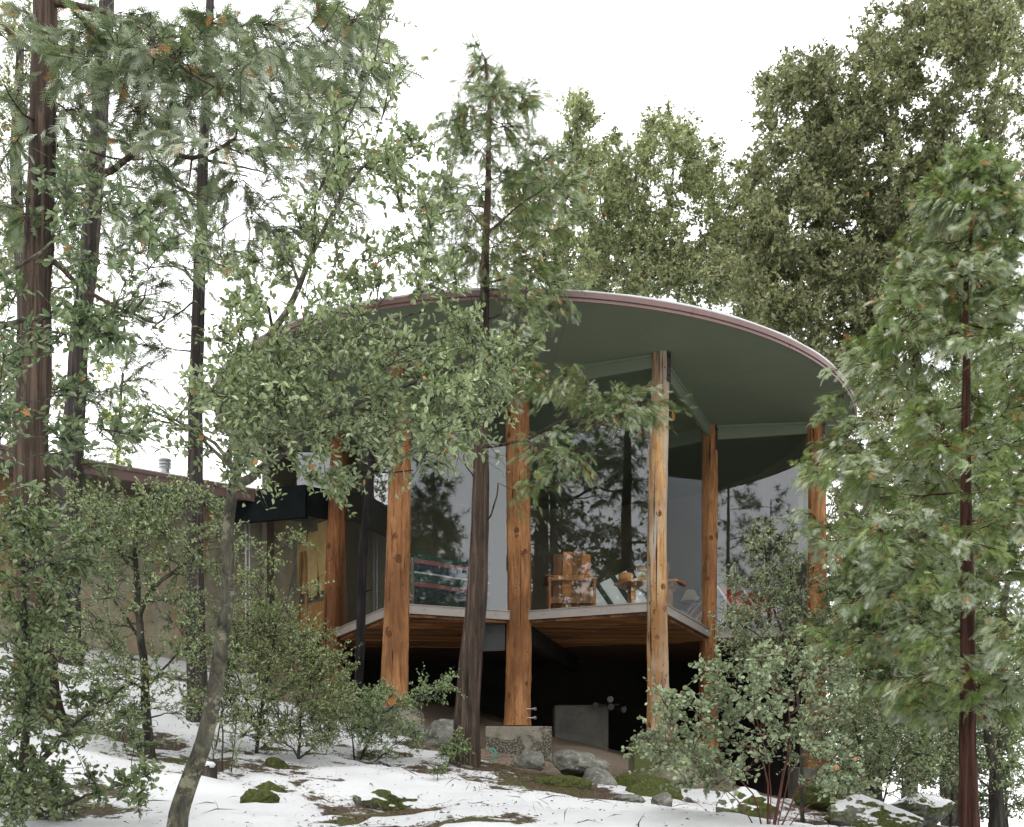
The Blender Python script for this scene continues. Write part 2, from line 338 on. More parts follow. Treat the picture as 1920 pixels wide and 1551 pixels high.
def ground(x, y):
    q = np.c_[np.ravel(x), np.ravel(y)]; z = _kern(q, gp[:, :2]) @ _w[:-1] + _w[-1]
    r = np.hypot(q[:, 0], q[:, 1] - 10); k = np.clip(1 - r / 40, 0, 1)
    p = np.c_[q, np.zeros(len(q))]
    z = z + ZC + k * ((fbm(p * .9, 3) - .44) * .22 + (fbm(p * 3.7, 3) - .44) * .12)
    return z.reshape(np.shape(x))
def gz(x, y): return float(ground(np.array([x]), np.array([y]))[0])

def axis_(lo, hi, fine, far):
    a = np.arange(lo, hi + 1e-6, fine); s = fine; up = [hi]; dn = [lo]
    while up[-1] < far: s *= 1.22; up.append(up[-1] + s); dn.append(dn[-1] - s)
    return np.r_[dn[:0:-1], a, up[1:]]
gx = axis_(-7.5, 7, .08, 600); gy = axis_(4.4, 16, .08, 600)
XX, YY = np.meshgrid(gx, gy); ZZ = ground(XX, YY)
P3 = np.stack([XX, YY, 0 * XX], -1)
bare = np.clip((fbm(P3 * 1.15 + 3.1, 5) - .455) * 4.4, 0, 1) * .56 + np.clip((fbm(P3 * 4 + 9, 3) - .5) * 2, 0, .25)
rd = np.hypot(XX - CX, YY - CY); inside = np.clip((4.55 + .5 * (fbm(P3 * 1.5, 3) - .45) - rd) / .35, 0, 1)
def patch(px, py, Y, rx, ry, a):
    global bare
    c = W(px, py, Y); bare = np.maximum(bare, a * np.exp(-(((XX - c[0]) / rx) ** 2 + ((YY - c[1]) / ry) ** 2) ** 1.5))
for a in ((1000, 1455, 11.6, .9, .7, .8), (1100, 1490, 10.2, .7, .8, .62), (880, 1470, 11, .5, .5, .6), (1100, 1440, 12.2, 1.3, .6, .9), (380, 1500, 8.2, .5, .6, .5), (1560, 1480, 9.5, 1.4, 1.0, .7), (1700, 1480, 12, 2.2, 2.5, .62), (640, 1440, 10.6, .5, .3, .5), (300, 1380, 10, .5, .5, .55), (120, 1400, 9.5, .8, .8, .6), (1050, 1480, 10.6, 1.0, .9, .7), (1130, 1520, 9, .6, .8, .6), (905, 1465, 11, .4, .4, .72), (540, 1440, 9, .5, .4, .56), (470, 1400, 9.8, .5, .5, .58), (980, 1500, 9.4, .5, .8, .5), (260, 1440, 8.6, .6, .5, .52), (700, 1430, 10.4, .7, .3, .55)):
    patch(*a)
wide = (np.abs(XX) < 60) & (YY > 1.9)
bare = np.where(wide, bare, bare * .6)
bare = np.maximum(bare, inside)
thick = .045 * (1 - np.clip((bare - .25) * 2.5, 0, 1)) * (rd > 4)
ZZ = ZZ + thick
ny, nx = XX.shape; idx = np.arange(nx * ny).reshape(ny, nx)
Q = np.stack([idx[:-1, :-1], idx[:-1, 1:], idx[1:, 1:], idx[1:, :-1]], -1).reshape(-1, 4)
gcol = np.stack([bare, inside, 0 * bare], -1).reshape(-1, 3)
kind(obj('ground', mesh('ground', np.stack([XX, YY, ZZ], -1), Q, col=gcol, smooth=True), M['ground']), 'structure')

# ------------------------------------------------------------------ house
house = thing('round_house', 'round timber house with glass walls, log posts and a green disc roof', 'house', loc=(CX, CY, 3.6))
HO = np.array([CX, CY, 3.6])
def part(g, name, m, parent=house, smooth=False, bevel=0):
    o = g.build(name, m, None, smooth, bevel); o.parent = parent
    o.matrix_parent_inverse = parent.matrix_basis.inverted() if parent is house else (mathutils_id)
    return o
import mathutils
mathutils_id = mathutils.Matrix.Translation((-HO[0], -HO[1], -HO[2]))
def hpart(g, name, m, smooth=False, bevel=0):
    o = g.build(name, m, None, smooth, bevel); o.data.transform(mathutils.Matrix.Translation(-mathutils.Vector(HO))); o.parent = house; return o
def sub(g, name, m, parent, smooth=False, bevel=0):
    o = g.build(name, m, None, smooth, bevel); o.data.transform(mathutils.Matrix.Translation(-mathutils.Vector(HO) - parent.location)); o.parent = parent; return o
def S(x, y): return ZC + 5.43 + .002 * (np.asarray(y) - 13) - .028 * np.asarray(x)     # underside of the disc roof
ZD = ZC + 2.196                                                                        # deck edge top
def ring(r0, r1, a0, a1, dz0, dz1, n=1):
    a = np.linspace(a0, a1, n + 1)
    o = np.c_[CX + r1 * np.cos(a), CY + r1 * np.sin(a)]
    if r0 < .01: P = np.vstack([[CX, CY], o])
    else: P = np.vstack([o, np.c_[CX + r0 * np.cos(a), CY + r0 * np.sin(a)][::-1]])
    return P, S(P[:, 0], P[:, 1]) + dz0, S(P[:, 0], P[:, 1]) + dz1
def ringmesh(r0, r1, dz0, dz1, n=180):
    a = np.linspace(0, 2 * np.pi, n, endpoint=False); V = []
    for r, dz in ((r1, dz0), (r1, dz1), (r0, dz1), (r0, dz0)):
        x = CX + r * np.cos(a); y = CY + r * np.sin(a); V.append(np.c_[x, y, S(x, y) + dz])
    i = np.arange(n); j = (i + 1) % n
    Q = np.vstack([np.c_[k * n + i, k * n + j, ((k + 1) % 4) * n + j, ((k + 1) % 4) * n + i] for k in range(4)])
    return G().add(np.vstack(V), Q)
roof = hpart(ringmesh(.02, RR - .012, .020, .075), 'roof', M['fascia'])
NP = 28
for k in range(NP):
    a0 = 2 * np.pi * (k + .31) / NP; a1 = 2 * np.pi * (k + 1.31) / NP
    g = G(); P, z0, z1 = ring(0, RR - .014, a0 + .0003, a1 - .0003, 0 + .0006 * (k % 3), .018, 6); g.prism(P, z0, z1)
    sub(g, 'soffit_panel', M['soffit'], roof)
for k in range(20):                                    # sheet-metal edging in lengths, lower lip stepping back
    a0 = 2 * np.pi * k / 20 + .05; a1 = a0 + 2 * np.pi / 20 - .0006
    a = np.linspace(a0, a1, 10)
    prof = [(RR - .010, -.012), (RR + .006, -.012), (RR + .006, .022), (RR + .002, .024), (RR + .022, .030), (RR + .026, .088), (RR + .012, .096), (RR - .010, .096)]
    V = [[(CX + r * math.cos(x), CY + r * math.sin(x), float(S(CX + r * math.cos(x), CY + r * math.sin(x))) + d) for r, d in prof] for x in a]
    m_ = len(prof); Qs = [(i * m_ + j, (i + 1) * m_ + j, (i + 1) * m_ + (j + 1) % m_, i * m_ + (j + 1) % m_) for i in range(9) for j in range(m_)]
    e = G().add(np.array(V).reshape(-1, 3), Qs, [(0, i, i + 1) for i in range(1, m_ - 1)] + [(9 * m_, 9 * m_ + i + 1, 9 * m_ + i) for i in range(1, m_ - 1)])
    sub(e, 'edge_flashing', M['fascia'], roof)
a = np.linspace(0, 2 * np.pi, 240, endpoint=False); V = []
for r, d in ((RR - .03, .08), (RR + .012, .10), (RR + .014, .118), (RR - .02, .135), (RR - .3, .15), (2, .17), (.05, .18)):
    x = CX + r * np.cos(a); y = CY + r * np.sin(a); w = (fbm(np.c_[x * 2, y * 2, 0 * x], 3) - .44) * .03 * (d > .11); V.append(np.c_[x, y, S(x, y) + d + w])
i = np.arange(240); j = (i + 1) % 240
sub(G().add(np.vstack(V), np.vstack([np.c_[k * 240 + i, k * 240 + j, (k + 1) * 240 + j, (k + 1) * 240 + i] for k in range(6)])), 'snow', M['snow'], roof, True)

# log posts -------------------------------------------------------------------------------
POST = dict(a=(630, 15.63), b=(745, 13.15), c=(972, 13.82), d=(1235, 13.0), e=(1330, 15.63), f=(1530, 15.3))
XY = {k: np.array([(p - 960) / F * y, y]) for k, (p, y) in POST.items()}
Q0 = np.array([-3.62, 16.5])
def knot_mesh():
    n = 14; a = np.linspace(0, 2 * np.pi, n, endpoint=False); V = []
    for r, h in ((1, 0), (.86, .28), (.62, .34), (.5, .2), (.3, .3), (.04, .26)):
        V.append(np.c_[r * np.cos(a) * .85, r * np.sin(a), np.full(n, h)])
    i = np.arange(n); j = (i + 1) % n
    return mesh('knot', np.vstack(V), np.vstack([np.c_[k * n + i, k * n + j, (k + 1) * n + j, (k + 1) * n + i] for k in range(5)]), smooth=True)
KM = knot_mesh(); KM.materials.append(M['knot'])
rp = np.random.default_rng(5)
def log_post(key, base_px, r0, r1, m, bendx, nk, label, bracket=True, flat=0):
    x, y = XY[key]; zb = ZC + (YH - base_px) / F * y; zt = float(S(x, y)) + .03
    k = int((zt - zb) / .04); z = np.linspace(zb, zt, k); t = (z - zb) / (zt - zb); n = 36
    a = np.linspace(0, 2 * np.pi, n, endpoint=False)
    r = r0 + (r1 - r0) * t + .02 * np.exp(-t * 14)
    cx = x + bendx * (t - .5) + .018 * np.sin(t * 5 + x); cy = y + .015 * np.sin(t * 4 + y)
    A, Zg = np.meshgrid(a, z)
    pn = np.stack([np.cos(A) * 2.2 + x * 3, np.sin(A) * 2.2, Zg * .7], -1)
    fine = np.stack([np.cos(A) * 7 + x, np.sin(A) * 7, Zg * 1.3], -1)
    rr = r[:, None] * (1 + .24 * (fbm(pn, 3) - .44) + .16 * (fbm(fine, 3) - .44) + .10 * (fbm(np.stack([np.cos(A) * 5 + x, np.sin(A) * 5, Zg * 11], -1), 3) - .44))
    V = np.stack([cx[:, None] + rr * np.cos(A), cy[:, None] + rr * np.sin(A), Zg], -1)
    idx = np.arange(k * n).reshape(k, n); jj = np.roll(idx, -1, 1)
    g = G().add(V, np.stack([idx[:-1], jj[:-1], jj[1:], idx[1:]], -1).reshape(-1, 4))
    V0 = V - np.array([x, y, zb])
    o = obj('log_post', mesh('log_post', V0, g.Q[0], smooth=True), m, house, loc=(x - HO[0], y - HO[1], zb - HO[2])); o['label'] = label
    for q in range(nk):                                # knots sit on the side one can see from the slope
        tt = rp.uniform(.03, .95); i = int(tt * (k - 1)); aa = rp.uniform(-2.75, -.4); j = int((aa % (2 * np.pi)) / (2 * np.pi) * n) % n
        p = V0[i, j]; nv = mathutils.Vector((math.cos(a[j]), math.sin(a[j]), 0))
        kn = bpy.data.objects.new('knot', KM); COL.objects.link(kn); kn.parent = o
        s = rp.uniform(.020, .052); kn.location = p - np.array(nv) * .006; kn.rotation_euler = nv.to_track_quat('Z', 'Y').to_euler(); kn.scale = (s, s * rp.uniform(1, 1.35), s * .55)
    for q in range(3):                                 # loose slivers and bark strips
        aa = rp.uniform(-3, -.2); i0 = int(rp.uniform(0, .7) * k); L = int(rp.uniform(4, 10)); j = int((aa % (2 * np.pi)) / (2 * np.pi) * n) % n
        pts = V0[i0:i0 + L, j] + np.array([math.cos(aa), math.sin(aa), 0]) * .012
        if len(pts) > 3:
            s_ = G().tube(pts, np.r_[.004, np.full(len(pts) - 2, .011), .003], 4); so_ = s_.build('bark_sliver', m, None); so_.parent = o
    if bracket:
        ba = -.75; nv = np.array([math.cos(ba), math.sin(ba), 0]); tv = np.array([-nv[1], nv[0], 0]); R = np.c_[tv, nv, (0, 0, 1)]
        pz = zt - zb - .22; c0 = np.array([cx[-1] - x, cy[-1] - y, pz]) + nv * (r1 * 1.03)
        b = G().box(c0, (.075, .014, .40), R).build('steel_bracket', M['steel'], None); b.parent = o
        for dz in (-.12, .0, .12):
            bb = G().tube([c0 + (0, 0, dz), c0 + nv * .022 + (0, 0, dz)], .013, 8).build('bolt', M['steel'], None); bb.parent = o
    return o
log_post('a', 1318, .165, .135, M['log_dark'], .10, 15, 'brown log post beside the papered windows')
log_post('b', 1326, .175, .125, M['log'], .06, 16, 'orange log post standing on the round-shouldered pier')
pc = log_post('c', 1361, .172, .150, M['log'], .02, 19, 'stout orange log post on the rough aggregate pier')
log_post('d', 1392, .142, .108, M['log_pale'], .05, 17, 'pale weathered log post on the mossy pier')
log_post('e', 1440, .145, .105, M['log'], .0, 14, 'slim orange log post behind the pale weathered one')
log_post('f', 1440, .15, .125, M['log'], .0, 12, 'log post beside the cedar, half hidden by twigs')
for dz in (.10, .22):
    g = G().tube([(.10, -.10, dz), (.23, -.16, dz)], .012, 8).tube([(.215, -.152, dz), (.235, -.162, dz)], .024, 6); b = g.build('bolt', M['bolt'], None); b.parent = pc

# deck, flashing, glass -------------------------------------------------------------------
edge = [Q0, XY['a'], XY['b'], XY['c'], XY['d'], XY['e'], XY['f']]
angs = np.linspace(math.atan2(XY['f'][1] - CY, XY['f'][0] - CX), math.pi + .03, 12)
back = [np.array([CX + 4.35 * math.cos(x), CY + 4.35 * math.sin(x)]) for x in angs[1:-1]]
loop = edge + back
g = G()
cc = np.array([CX, CY])
for k in range(len(loop)):
    g.prism([cc, loop[k], loop[(k + 1) % len(loop)]], ZD - .115, ZD - .02)
deck = hpart(g, 'deck', M['floor'])
def clip(P, ylo, yhi):
    for sgn, lim in ((1, ylo), (-1, yhi)):
        out = []
        for k in range(len(P)):
            p, q = P[k], P[(k + 1) % len(P)]; dp, dq = sgn * (p[1] - lim), sgn * (q[1] - lim)
            if dp >= 0: out.append(p)
            if dp * dq < 0: out.append(p + (q - p) * dp / (dp - dq))
        P = out
        if len(P) < 3: return []
    return P
rw = np.random.default_rng(3); PWD = .088
for k in range(6):                                     # boards under the deck, one object each
    A, B = edge[k], edge[k + 1]; d = (B - A) / np.linalg.norm(B - A); nin = np.array([-d[1], d[0]])
    tri = [A + nin * .03, B + nin * .03, cc]
    y0 = min(p[1] for p in tri); off = rw.uniform(0, PWD); sl_ = (.10, .10, -.02, .04, .04, .04)[k]
    sh = [np.array([p[0], p[1] - sl_ * p[0]]) for p in tri]; y0 = min(p[1] for p in sh); y1 = max(p[1] for p in sh); y = y0 - off
    while y < y1:
        P = clip(sh, y + .0065, y + PWD - .0065); y += PWD
        if len(P) < 3: continue
        P = [np.array([p[0], p[1] + sl_ * p[0]]) for p in P]
        ar = .5 * abs(sum(P[i][0] * P[(i + 1) % len(P)][1] - P[(i + 1) % len(P)][0] * P[i][1] for i in range(len(P))))
        if ar < .003: continue
        if sum(P[i][0] * P[(i + 1) % len(P)][1] - P[(i + 1) % len(P)][0] * P[i][1] for i in range(len(P))) < 0: P = P[::-1]
        sub(G().prism(P, ZD - .144 - rw.uniform(0, .016), ZD - .118), 'plank', M['soffit_wood'], deck)
for k in range(6):
    A, B = edge[k], edge[k + 1]; L = np.linalg.norm(B - A); d = (B - A) / L; out = np.array([d[1], -d[0]])
    a0 = A + d * .10 + out * .03; b0 = B - d * .10 + out * .03
    mid = a0 + (b0 - a0) * .62
    for p, q in ((a0, mid - d * .001), (mid + d * .001, b0)):
        g = G().bar(p, q, .03, ZD - .118, ZD - .006).bar(p + out * .004, q + out * .004, .05, ZD - .006, ZD + .004); sub(g, 'deck_flashing', M['deck_edge'], deck)
    fi = hpart(G().bar(A + d * .09, B - d * .09, .012, ZD + .01, float(min(S(*A), S(*B))) - .17), 'glass_pane', M['glass'])
    zA, zB = float(S(*A)), float(S(*B)); m2 = np.array([-d[1], d[0]]) * .03; P = [A + d * .08 - m2, B - d * .08 - m2, B - d * .08 + m2, A + d * .08 + m2]; zs = np.array([zA, zB, zB, zA])
    sub(G().prism(P, np.full(4, min(zA, zB) - .175), zs - .035), 'header', M['soffit'], fi)
    m3 = m2 * 1.5; P = [A + d * .08 - m3, B - d * .08 - m3, B - d * .08 + m3, A + d * .08 + m3]
    sub(G().prism(P, zs - .034, zs - .002), 'header_trim', M['header'], fi)
    ns = max(2, int(L / .5))
    for q in range(ns):
        p = a0 + (b0 - a0) * (q + .5) / ns + out * .0155
        sub(G().tube([np.r_[p, ZD - .06], np.r_[p + out * .004, ZD - .06]], .006, 6), 'screw', M['steel'], deck)

# back of the round room
for k in range(len(angs) - 1):
    p = np.array([CX + 4.35 * math.cos(angs[k]), CY + 4.35 * math.sin(angs[k])]); q = np.array([CX + 4.35 * math.cos(angs[k + 1]), CY + 4.35 * math.sin(angs[k + 1])])
    zt = float(min(S(*p), S(*q))) + .015
    if k == 0:
        zo0, zo1 = ZC + 4.0, ZC + 4.45; d = q - p
        g = G().bar(p, q, .08, ZD - .02, zo0).bar(p, q, .08, zo1, zt).bar(p, p + d * .25, .08, zo0, zo1).bar(p + d * .62, q, .08, zo0, zo1)
    else: g = G().bar(p, q, .08, ZD - .02, zt)
    hpart(g, 'back_wall', M['room_wall'])
# things under the deck
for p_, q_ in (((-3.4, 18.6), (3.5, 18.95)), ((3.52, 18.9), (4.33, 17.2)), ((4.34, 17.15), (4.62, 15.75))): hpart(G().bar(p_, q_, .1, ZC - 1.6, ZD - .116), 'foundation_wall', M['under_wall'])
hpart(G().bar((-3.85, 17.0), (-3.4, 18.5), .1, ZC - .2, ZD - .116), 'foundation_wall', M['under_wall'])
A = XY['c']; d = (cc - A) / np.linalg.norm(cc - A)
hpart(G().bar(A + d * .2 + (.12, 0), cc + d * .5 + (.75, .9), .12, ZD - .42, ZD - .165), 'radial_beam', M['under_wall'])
hpart(G().bar((-.40, 13.93), (-.09, 13.87), .05, ZD - .52, ZD - .155), 'hanging_panel', M['panel'], bevel=.006)
def pier(name, cx, cy, w, dpt, zt, zb, m, rnd=0, bev=.02, seed=0, label=None):
    nx_, nz_ = 14, 10
    g = G()
    if rnd:
        a = np.linspace(0, math.pi / 2, 6); pr = [(-w / 2, zb), (w / 2, zb)] + [(w / 2 - rnd + rnd * math.cos(t), zt - rnd + rnd * math.sin(t)) for t in a] + ([(-w / 2 + rnd * .4 * (1 - math.sin(t)), zt - rnd * .4 + rnd * .4 * math.cos(t)) for t in a])
        n = len(pr); V = [(cx + x, cy - dpt / 2, z) for x, z in pr] + [(cx + x, cy + dpt / 2, z) for x, z in pr]
        i = np.arange(n); j = (i + 1) % n
        g.add(V, np.c_[i, i + n, j + n, j][:, ::-1][:, ::-1], [(0, k, k + 1) for k in range(1, n - 1)] + [(n, n + k + 1, n + k) for k in range(1, n - 1)])
    else: g.box((cx, cy, (zt + zb) / 2), (w, dpt, zt - zb))
    o = hpart(g, name, m, bevel=bev)
    if label: o['label'] = label
    return o
pier('pier', (972.5 - 960) / F * 13.5, 13.85, .885, .8, ZC + .625, ZC - .1, M['conc'], 0, .012, label='rough concrete pier with exposed pebbles')
pier('pier', XY['b'][0] + .005, 13.2, .64, .55, ZC + .862, ZC + .1, M['conc'], .14, .012, label='concrete pier with rounded shoulder')
pier('pier', XY['d'][0] + .05, 13.0, .80, .62, ZC + .40, ZC - .6, M['conc_moss'], .10, .02, label='mossy green concrete pier')
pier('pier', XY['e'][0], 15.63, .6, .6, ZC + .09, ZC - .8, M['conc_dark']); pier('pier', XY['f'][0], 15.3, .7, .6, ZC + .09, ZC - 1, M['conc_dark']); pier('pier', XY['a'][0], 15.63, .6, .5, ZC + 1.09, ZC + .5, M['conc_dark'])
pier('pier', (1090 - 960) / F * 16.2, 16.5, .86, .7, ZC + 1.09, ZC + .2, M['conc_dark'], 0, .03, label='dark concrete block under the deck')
# floodlights on that block
fl = thing('floodlight', 'cluster of outdoor floodlights on the dark block under the deck', 'floodlight', loc=tuple(W(1142, 1324, 16.05)))
g = G().tube([(0, 0, -.05), (0, 0, .09)], .02, 8).tube([(-.16, 0, .02), (.16, 0, .02)], .014, 8); g.build('bracket', M['steel'], fl)
for dx, dz, aim in ((-.17, .02, -.5), (.02, .0, 0), (.17, -.04, .6), (0, .12, .1)):
    d = np.array([math.sin(aim), -math.cos(aim), -.2]); d /= np.linalg.norm(d); c = np.array([dx, 0, dz])
    g = G().tube([c + d * t for t in (-.02, 0, .05, .10)], [.015, .03, .035, .058], 12); h_ = g.build('lamp_head', M['steel'], fl, True)
    G().tube([c + d * .092, c + d * .104], .05, 12).build('lens', M['lens'], h_)

# low wing on the left --------------------------------------------------------------------
wa, wb = np.array([-9.3, 13.2]), np.array([-4.47, 16.65]); dd = (wb - wa) / np.linalg.norm(wb - wa); wo = np.array([dd[1], -dd[0]])
hpart(G().bar(wa, wb, .2, ZC + .6, ZC + 4.26), 'wing_wall', M['stucco'])
hpart(G().bar(wb, Q0 + (.1, .5), .16, ZC + .8, ZC + 4.2), 'wing_wall', M['stucco'])
zr = ZC + 4.26; e0, e1 = wa + wo * 1.05, wb + wo * .95 + dd * .25
wr = hpart(G().prism([e0, e1, wb - wo * 3, wa - wo * 3], zr, zr + .06), 'wing_roof', M['dark_wall'])
for k in range(4):
    p = e0 + (e1 - e0) * k / 4 + dd * .001; q = e0 + (e1 - e0) * (k + 1) / 4 - dd * .001
    sub(G().bar(p + wo * .012, q + wo * .012, .024, zr - .03, zr + .105).bar(p + wo * .02, q + wo * .02, .045, zr + .105, zr + .155), 'edge_flashing', M['fascia'], wr)
V = []; ts = np.linspace(0, 1, 60)
for o_, dz in ((.03, .157), (.035, .175), (-.02, .19), (-.4, .205), (-3, .22)):
    P = e0 + (e1 - e0) * ts[:, None] + wo * o_; V.append(np.c_[P, zr + dz + (fbm(np.c_[P * 2, 0 * ts], 3) - .44) * .03 * (dz > .18)])
ii = np.arange(59); sub(G().add(np.vstack(V), np.vstack([np.c_[k * 60 + ii, k * 60 + ii + 1, (k + 1) * 60 + ii + 1, (k + 1) * 60 + ii] for k in range(4)])), 'snow', M['snow'], wr, True)
vp = W(309, 884, 15.6)
sub(G().lathe([(.07, -.3), (.07, .05), (.095, .052), (.095, .075), (.07, .08), (.07, .1), (.095, .102), (.095, .125), (.07, .13), (.07, .15), (.1, .155), (.1, .18), (.02, .2)], vp, 16), 'vent_pipe', M['metal'], wr)
hpart(G().bar((-4.42, 15.95), (-3.15, 15.55), .08, ZC + 3.92, ZC + 4.42).bar((-3.15, 15.55), (-2.7, 15.9), .08, ZC + 3.96, ZC + 4.40), 'tar_paper_band', M['tar'])
cp = np.array([-4.28, 16.30]); hpart(G().tube([np.r_[cp, ZC + 1.6], np.r_[cp, ZC + 4.1]], .022, 10).tube([np.r_[cp + (.05, .02), ZC + 1.9], np.r_[cp + (.05, .02), ZC + 4.1]], .014, 8), 'conduit', M['metal'])

# ------------------------------------------------------------------ inside the glass room
def armchair(label, loc, rz):
    t = thing('armchair', label, 'chair', 'orange slatted armchairs', loc, rz)      # front of the chair is +Y
    Rb = rotx(.22)
    for k in range(4):
        w = .125; x = -.2025 + k * .135; top = .97 - (.03 if k in (0, 3) else 0)
        pr = [(-w / 2, .16), (w / 2, .16), (w / 2, top - .03 * (k == 3)), (w / 2 - .03, top), (-w / 2 + .03, top), (-w / 2, top - .03 * (k == 0))]
        V = np.array([(x + a, -.012, z) for a, z in pr] + [(x + a, .012, z) for a, z in pr]); V[:, 1] -= (V[:, 2] - .3) * .22; n = 6; i = np.arange(n); j = (i + 1) % n
        G().add(V, np.c_[i, j, j + n, i + n], [(0, q, q + 1) for q in range(1, 5)] + [(6, 6 + q + 1, 6 + q) for q in range(1, 5)]).build('back_slat', M['chair'], t, bevel=.004)
    G().box((0, -.14, .60), (.70, .03, .075)).build('back_rail', M['chair'], t, bevel=.004)
    G().box((0, -.07, .30), (.56, .03, .10)).build('back_rail', M['chair'], t, bevel=.004)
    for s in (-1, 1):
        G().box((s * .32, -.13, .31), (.035, .09, .60)).build('leg', M['chair'], t, bevel=.004)
        G().box((s * .32, .48, .29), (.035, .09, .58)).build('leg', M['chair'], t, bevel=.004)
        G().box((s * .33, .18, .625), (.11, .78, .025)).build('arm', M['chair'], t, bevel=.006)
        G().box((s * .29, .2, .28), (.03, .72, .09)).build('side_rail', M['chair'], t, bevel=.004)
    for k in range(5): G().box((0, .0 + k * .11, .31 + k * .018), (.56, .095, .022)).build('seat_slat', M['chair'], t, bevel=.004)
    return t
FZ = ZD - .02
armchair('orange slatted wooden armchair seen from behind, beside the white panels', (.855, 14.55, FZ), 0)
armchair('orange slatted wooden armchair turned sideways behind the pale log post', (2.20, 15.2, FZ), math.radians(75))
tb = thing('coffee_table', 'low wooden table with angled plank top holding a bowl and a jar', 'table', loc=(1.92, 14.15, FZ))
oct_ = [(-.50, -.02), (-.34, -.36), (.34, -.36), (.52, 0), (.34, .36), (-.30, .36)]
for k in range(6):
    P = clip([np.array((y_, x_)) for x_, y_ in oct_], -.55 + k * .18 + .003, -.55 + (k + 1) * .18 - .003)
    if len(P) > 2: G().prism([(p[1], p[0]) for p in P][::-1], .44, .475).build('top_plank', M['table'], tb, bevel=.003)
for s in (-1, 1):
    G().box((s * .25, 0, .41), (.06, .56, .055)).build('batten', M['table'], tb)
    for q in (-1, 1): G().box((s * .25, q * .2, .19), (.06, .06, .385)).build('leg', M['table'], tb)
bw = W(1173, 1091, 14.0); bw[2] = FZ + .476
tag(obj('bowl', G().lathe([(.085, 0), (.1, .012), (.1, .10), (.09, .105), (.085, .04), (.01, .03)], n=24).me('bowl', True), M['bowl'], loc=bw), 'turned wooden bowl on the low table beside the jar', 'bowl')
jr = W(1203, 1091, 14.0); jr[2] = FZ + .476
tag(obj('jar', G().lathe([(.055, 0), (.068, .03), (.08, .1), (.078, .17), (.06, .205), (.055, .21), (.058, .218), (.056, .23), (.03, .24), (.005, .242)], n=28).me('jar', True), M['jar'], loc=jr), 'banded glazed stoneware jar with lid on the low table', 'jar')
# white panels with dark bars leaning low
wp = thing('panel_stack', 'white panels with dark diagonal bars lying beside the orange armchair', 'panel', loc=(1.42, 14.85, FZ + .12), rz=0)
Rw = rotx(math.radians(68)) @ rotz(.5)
for k in range(4):
    G().box(Rw @ np.array([-.42 + k * .27, 0, 0]) + (0, .0, .24), (.19, .62, .02), Rw).build('white_panel', M['white'], wp)
    G().box(Rw @ np.array([-.285 + k * .27, 0, .01]) + (0, 0, .24), (.06, .62, .035), Rw).build('dark_bar', M['black'], wp)
# daybed with striped blanket
db = thing('daybed', 'low daybed standing behind the left window', 'daybed', loc=(-1.0, 14.75, FZ), rz=math.atan2(1.0, 1.25))
G().box((0, .12, .36), (1.35, .7, .16)).build('mattress', M['dark_wall'], db, bevel=.03); G().box((0, -.2, .5), (1.35, .08, .7)).build('backrest', M['dark_wall'], db, bevel=.02)
for s in (-1, 1):
    for q in (-.2, .4): G().box((s * .6, q, .14), (.06, .06, .28)).build('leg', M['dark_wall'], db)
bt = G(); us = np.linspace(-.66, .66, 24); prof = [(-.255, .0), (-.258, .3), (-.255, .6), (-.25, .83), (-.22, .88), (-.17, .885), (-.145, .85), (-.14, .55)]
V = np.array([[(u, y_ + .012 * math.sin(u * 9 + z_ * 3), z_ + .008 * math.sin(u * 14)) for u in us] for y_, z_ in prof]).reshape(-1, 3); i_ = np.arange(23)
bl = mesh('blanket', (V - (0, 0, 0)) , np.vstack([np.c_[k * 24 + i_, k * 24 + i_ + 1, (k + 1) * 24 + i_ + 1, (k + 1) * 24 + i_] for k in range(7)]), smooth=True)
bo = tag(obj('blanket', bl, M['stripe'], loc=(-1.0, 14.75, FZ + .02), rot=(0, 0, math.atan2(1.0, 1.25))), 'striped wool blanket in green, pink and navy over the daybed', 'blanket')
sd = bo.modifiers.new('thick', 'SOLIDIFY'); sd.thickness = .012
# red folding chairs
for k, (x, y, r, lab) in enumerate(((3.75, 16.15, .5, 'red canvas sling chair with white frame, next to the right glass pane'), (4.1, 16.5, .2, 'red canvas sling chair with white frame, behind the other red one'))):
    t = thing('sling_chair', lab, 'chair', 'red sling chairs', (x, y, FZ), r)
    for s in (-1, 1):
        G().tube([(s * .27, -.4, 0), (s * .27, .0, .38), (s * .27, .42, .86)], .018, 8).build('frame', M['white'], t); G().tube([(s * .29, .35, 0), (s * .29, -.35, .42)], .018, 8).build('frame', M['white'], t)
    V = np.array([[(u, y_, z_) for u in (-.26, .26)] for y_, z_ in ((-.36, .40), (-.2, .27), (.0, .25), (.14, .42), (.28, .66), (.40, .84))]).reshape(-1, 3)
    sg = G().add(V, [(2 * k_, 2 * k_ + 1, 2 * k_ + 3, 2 * k_ + 2) for k_ in range(5)]).build('sling', M['red'], t, True); sg.modifiers.new('thick', 'SOLIDIFY').thickness = .01
# hearth and lamp
ht = thing('hearth', 'brick hearth block seen behind the slim log post', 'hearth', loc=(2.62, 16.25, FZ))
for r in range(5):
    for k in range(4):
        G().box((-.33 + k * .22 + (.05 if r % 2 else 0), 0, .04 + r * .075), (.205, .3, .066)).build('brick', M['brick'], ht, bevel=.004)
lp = thing('table_lamp', 'beige lamp with fluted shade standing on the brick hearth', 'lamp', loc=(2.86, 16.25, FZ + .38))
G().lathe([(.07, 0), (.05, .02), (.02, .06), (.018, .22)], n=14).build('base', M['table'], lp, True); G().lathe([(.16, .2), (.155, .21), (.07, .38), (.065, .38)], n=22).build('lamp_shade', M['shade'], lp)
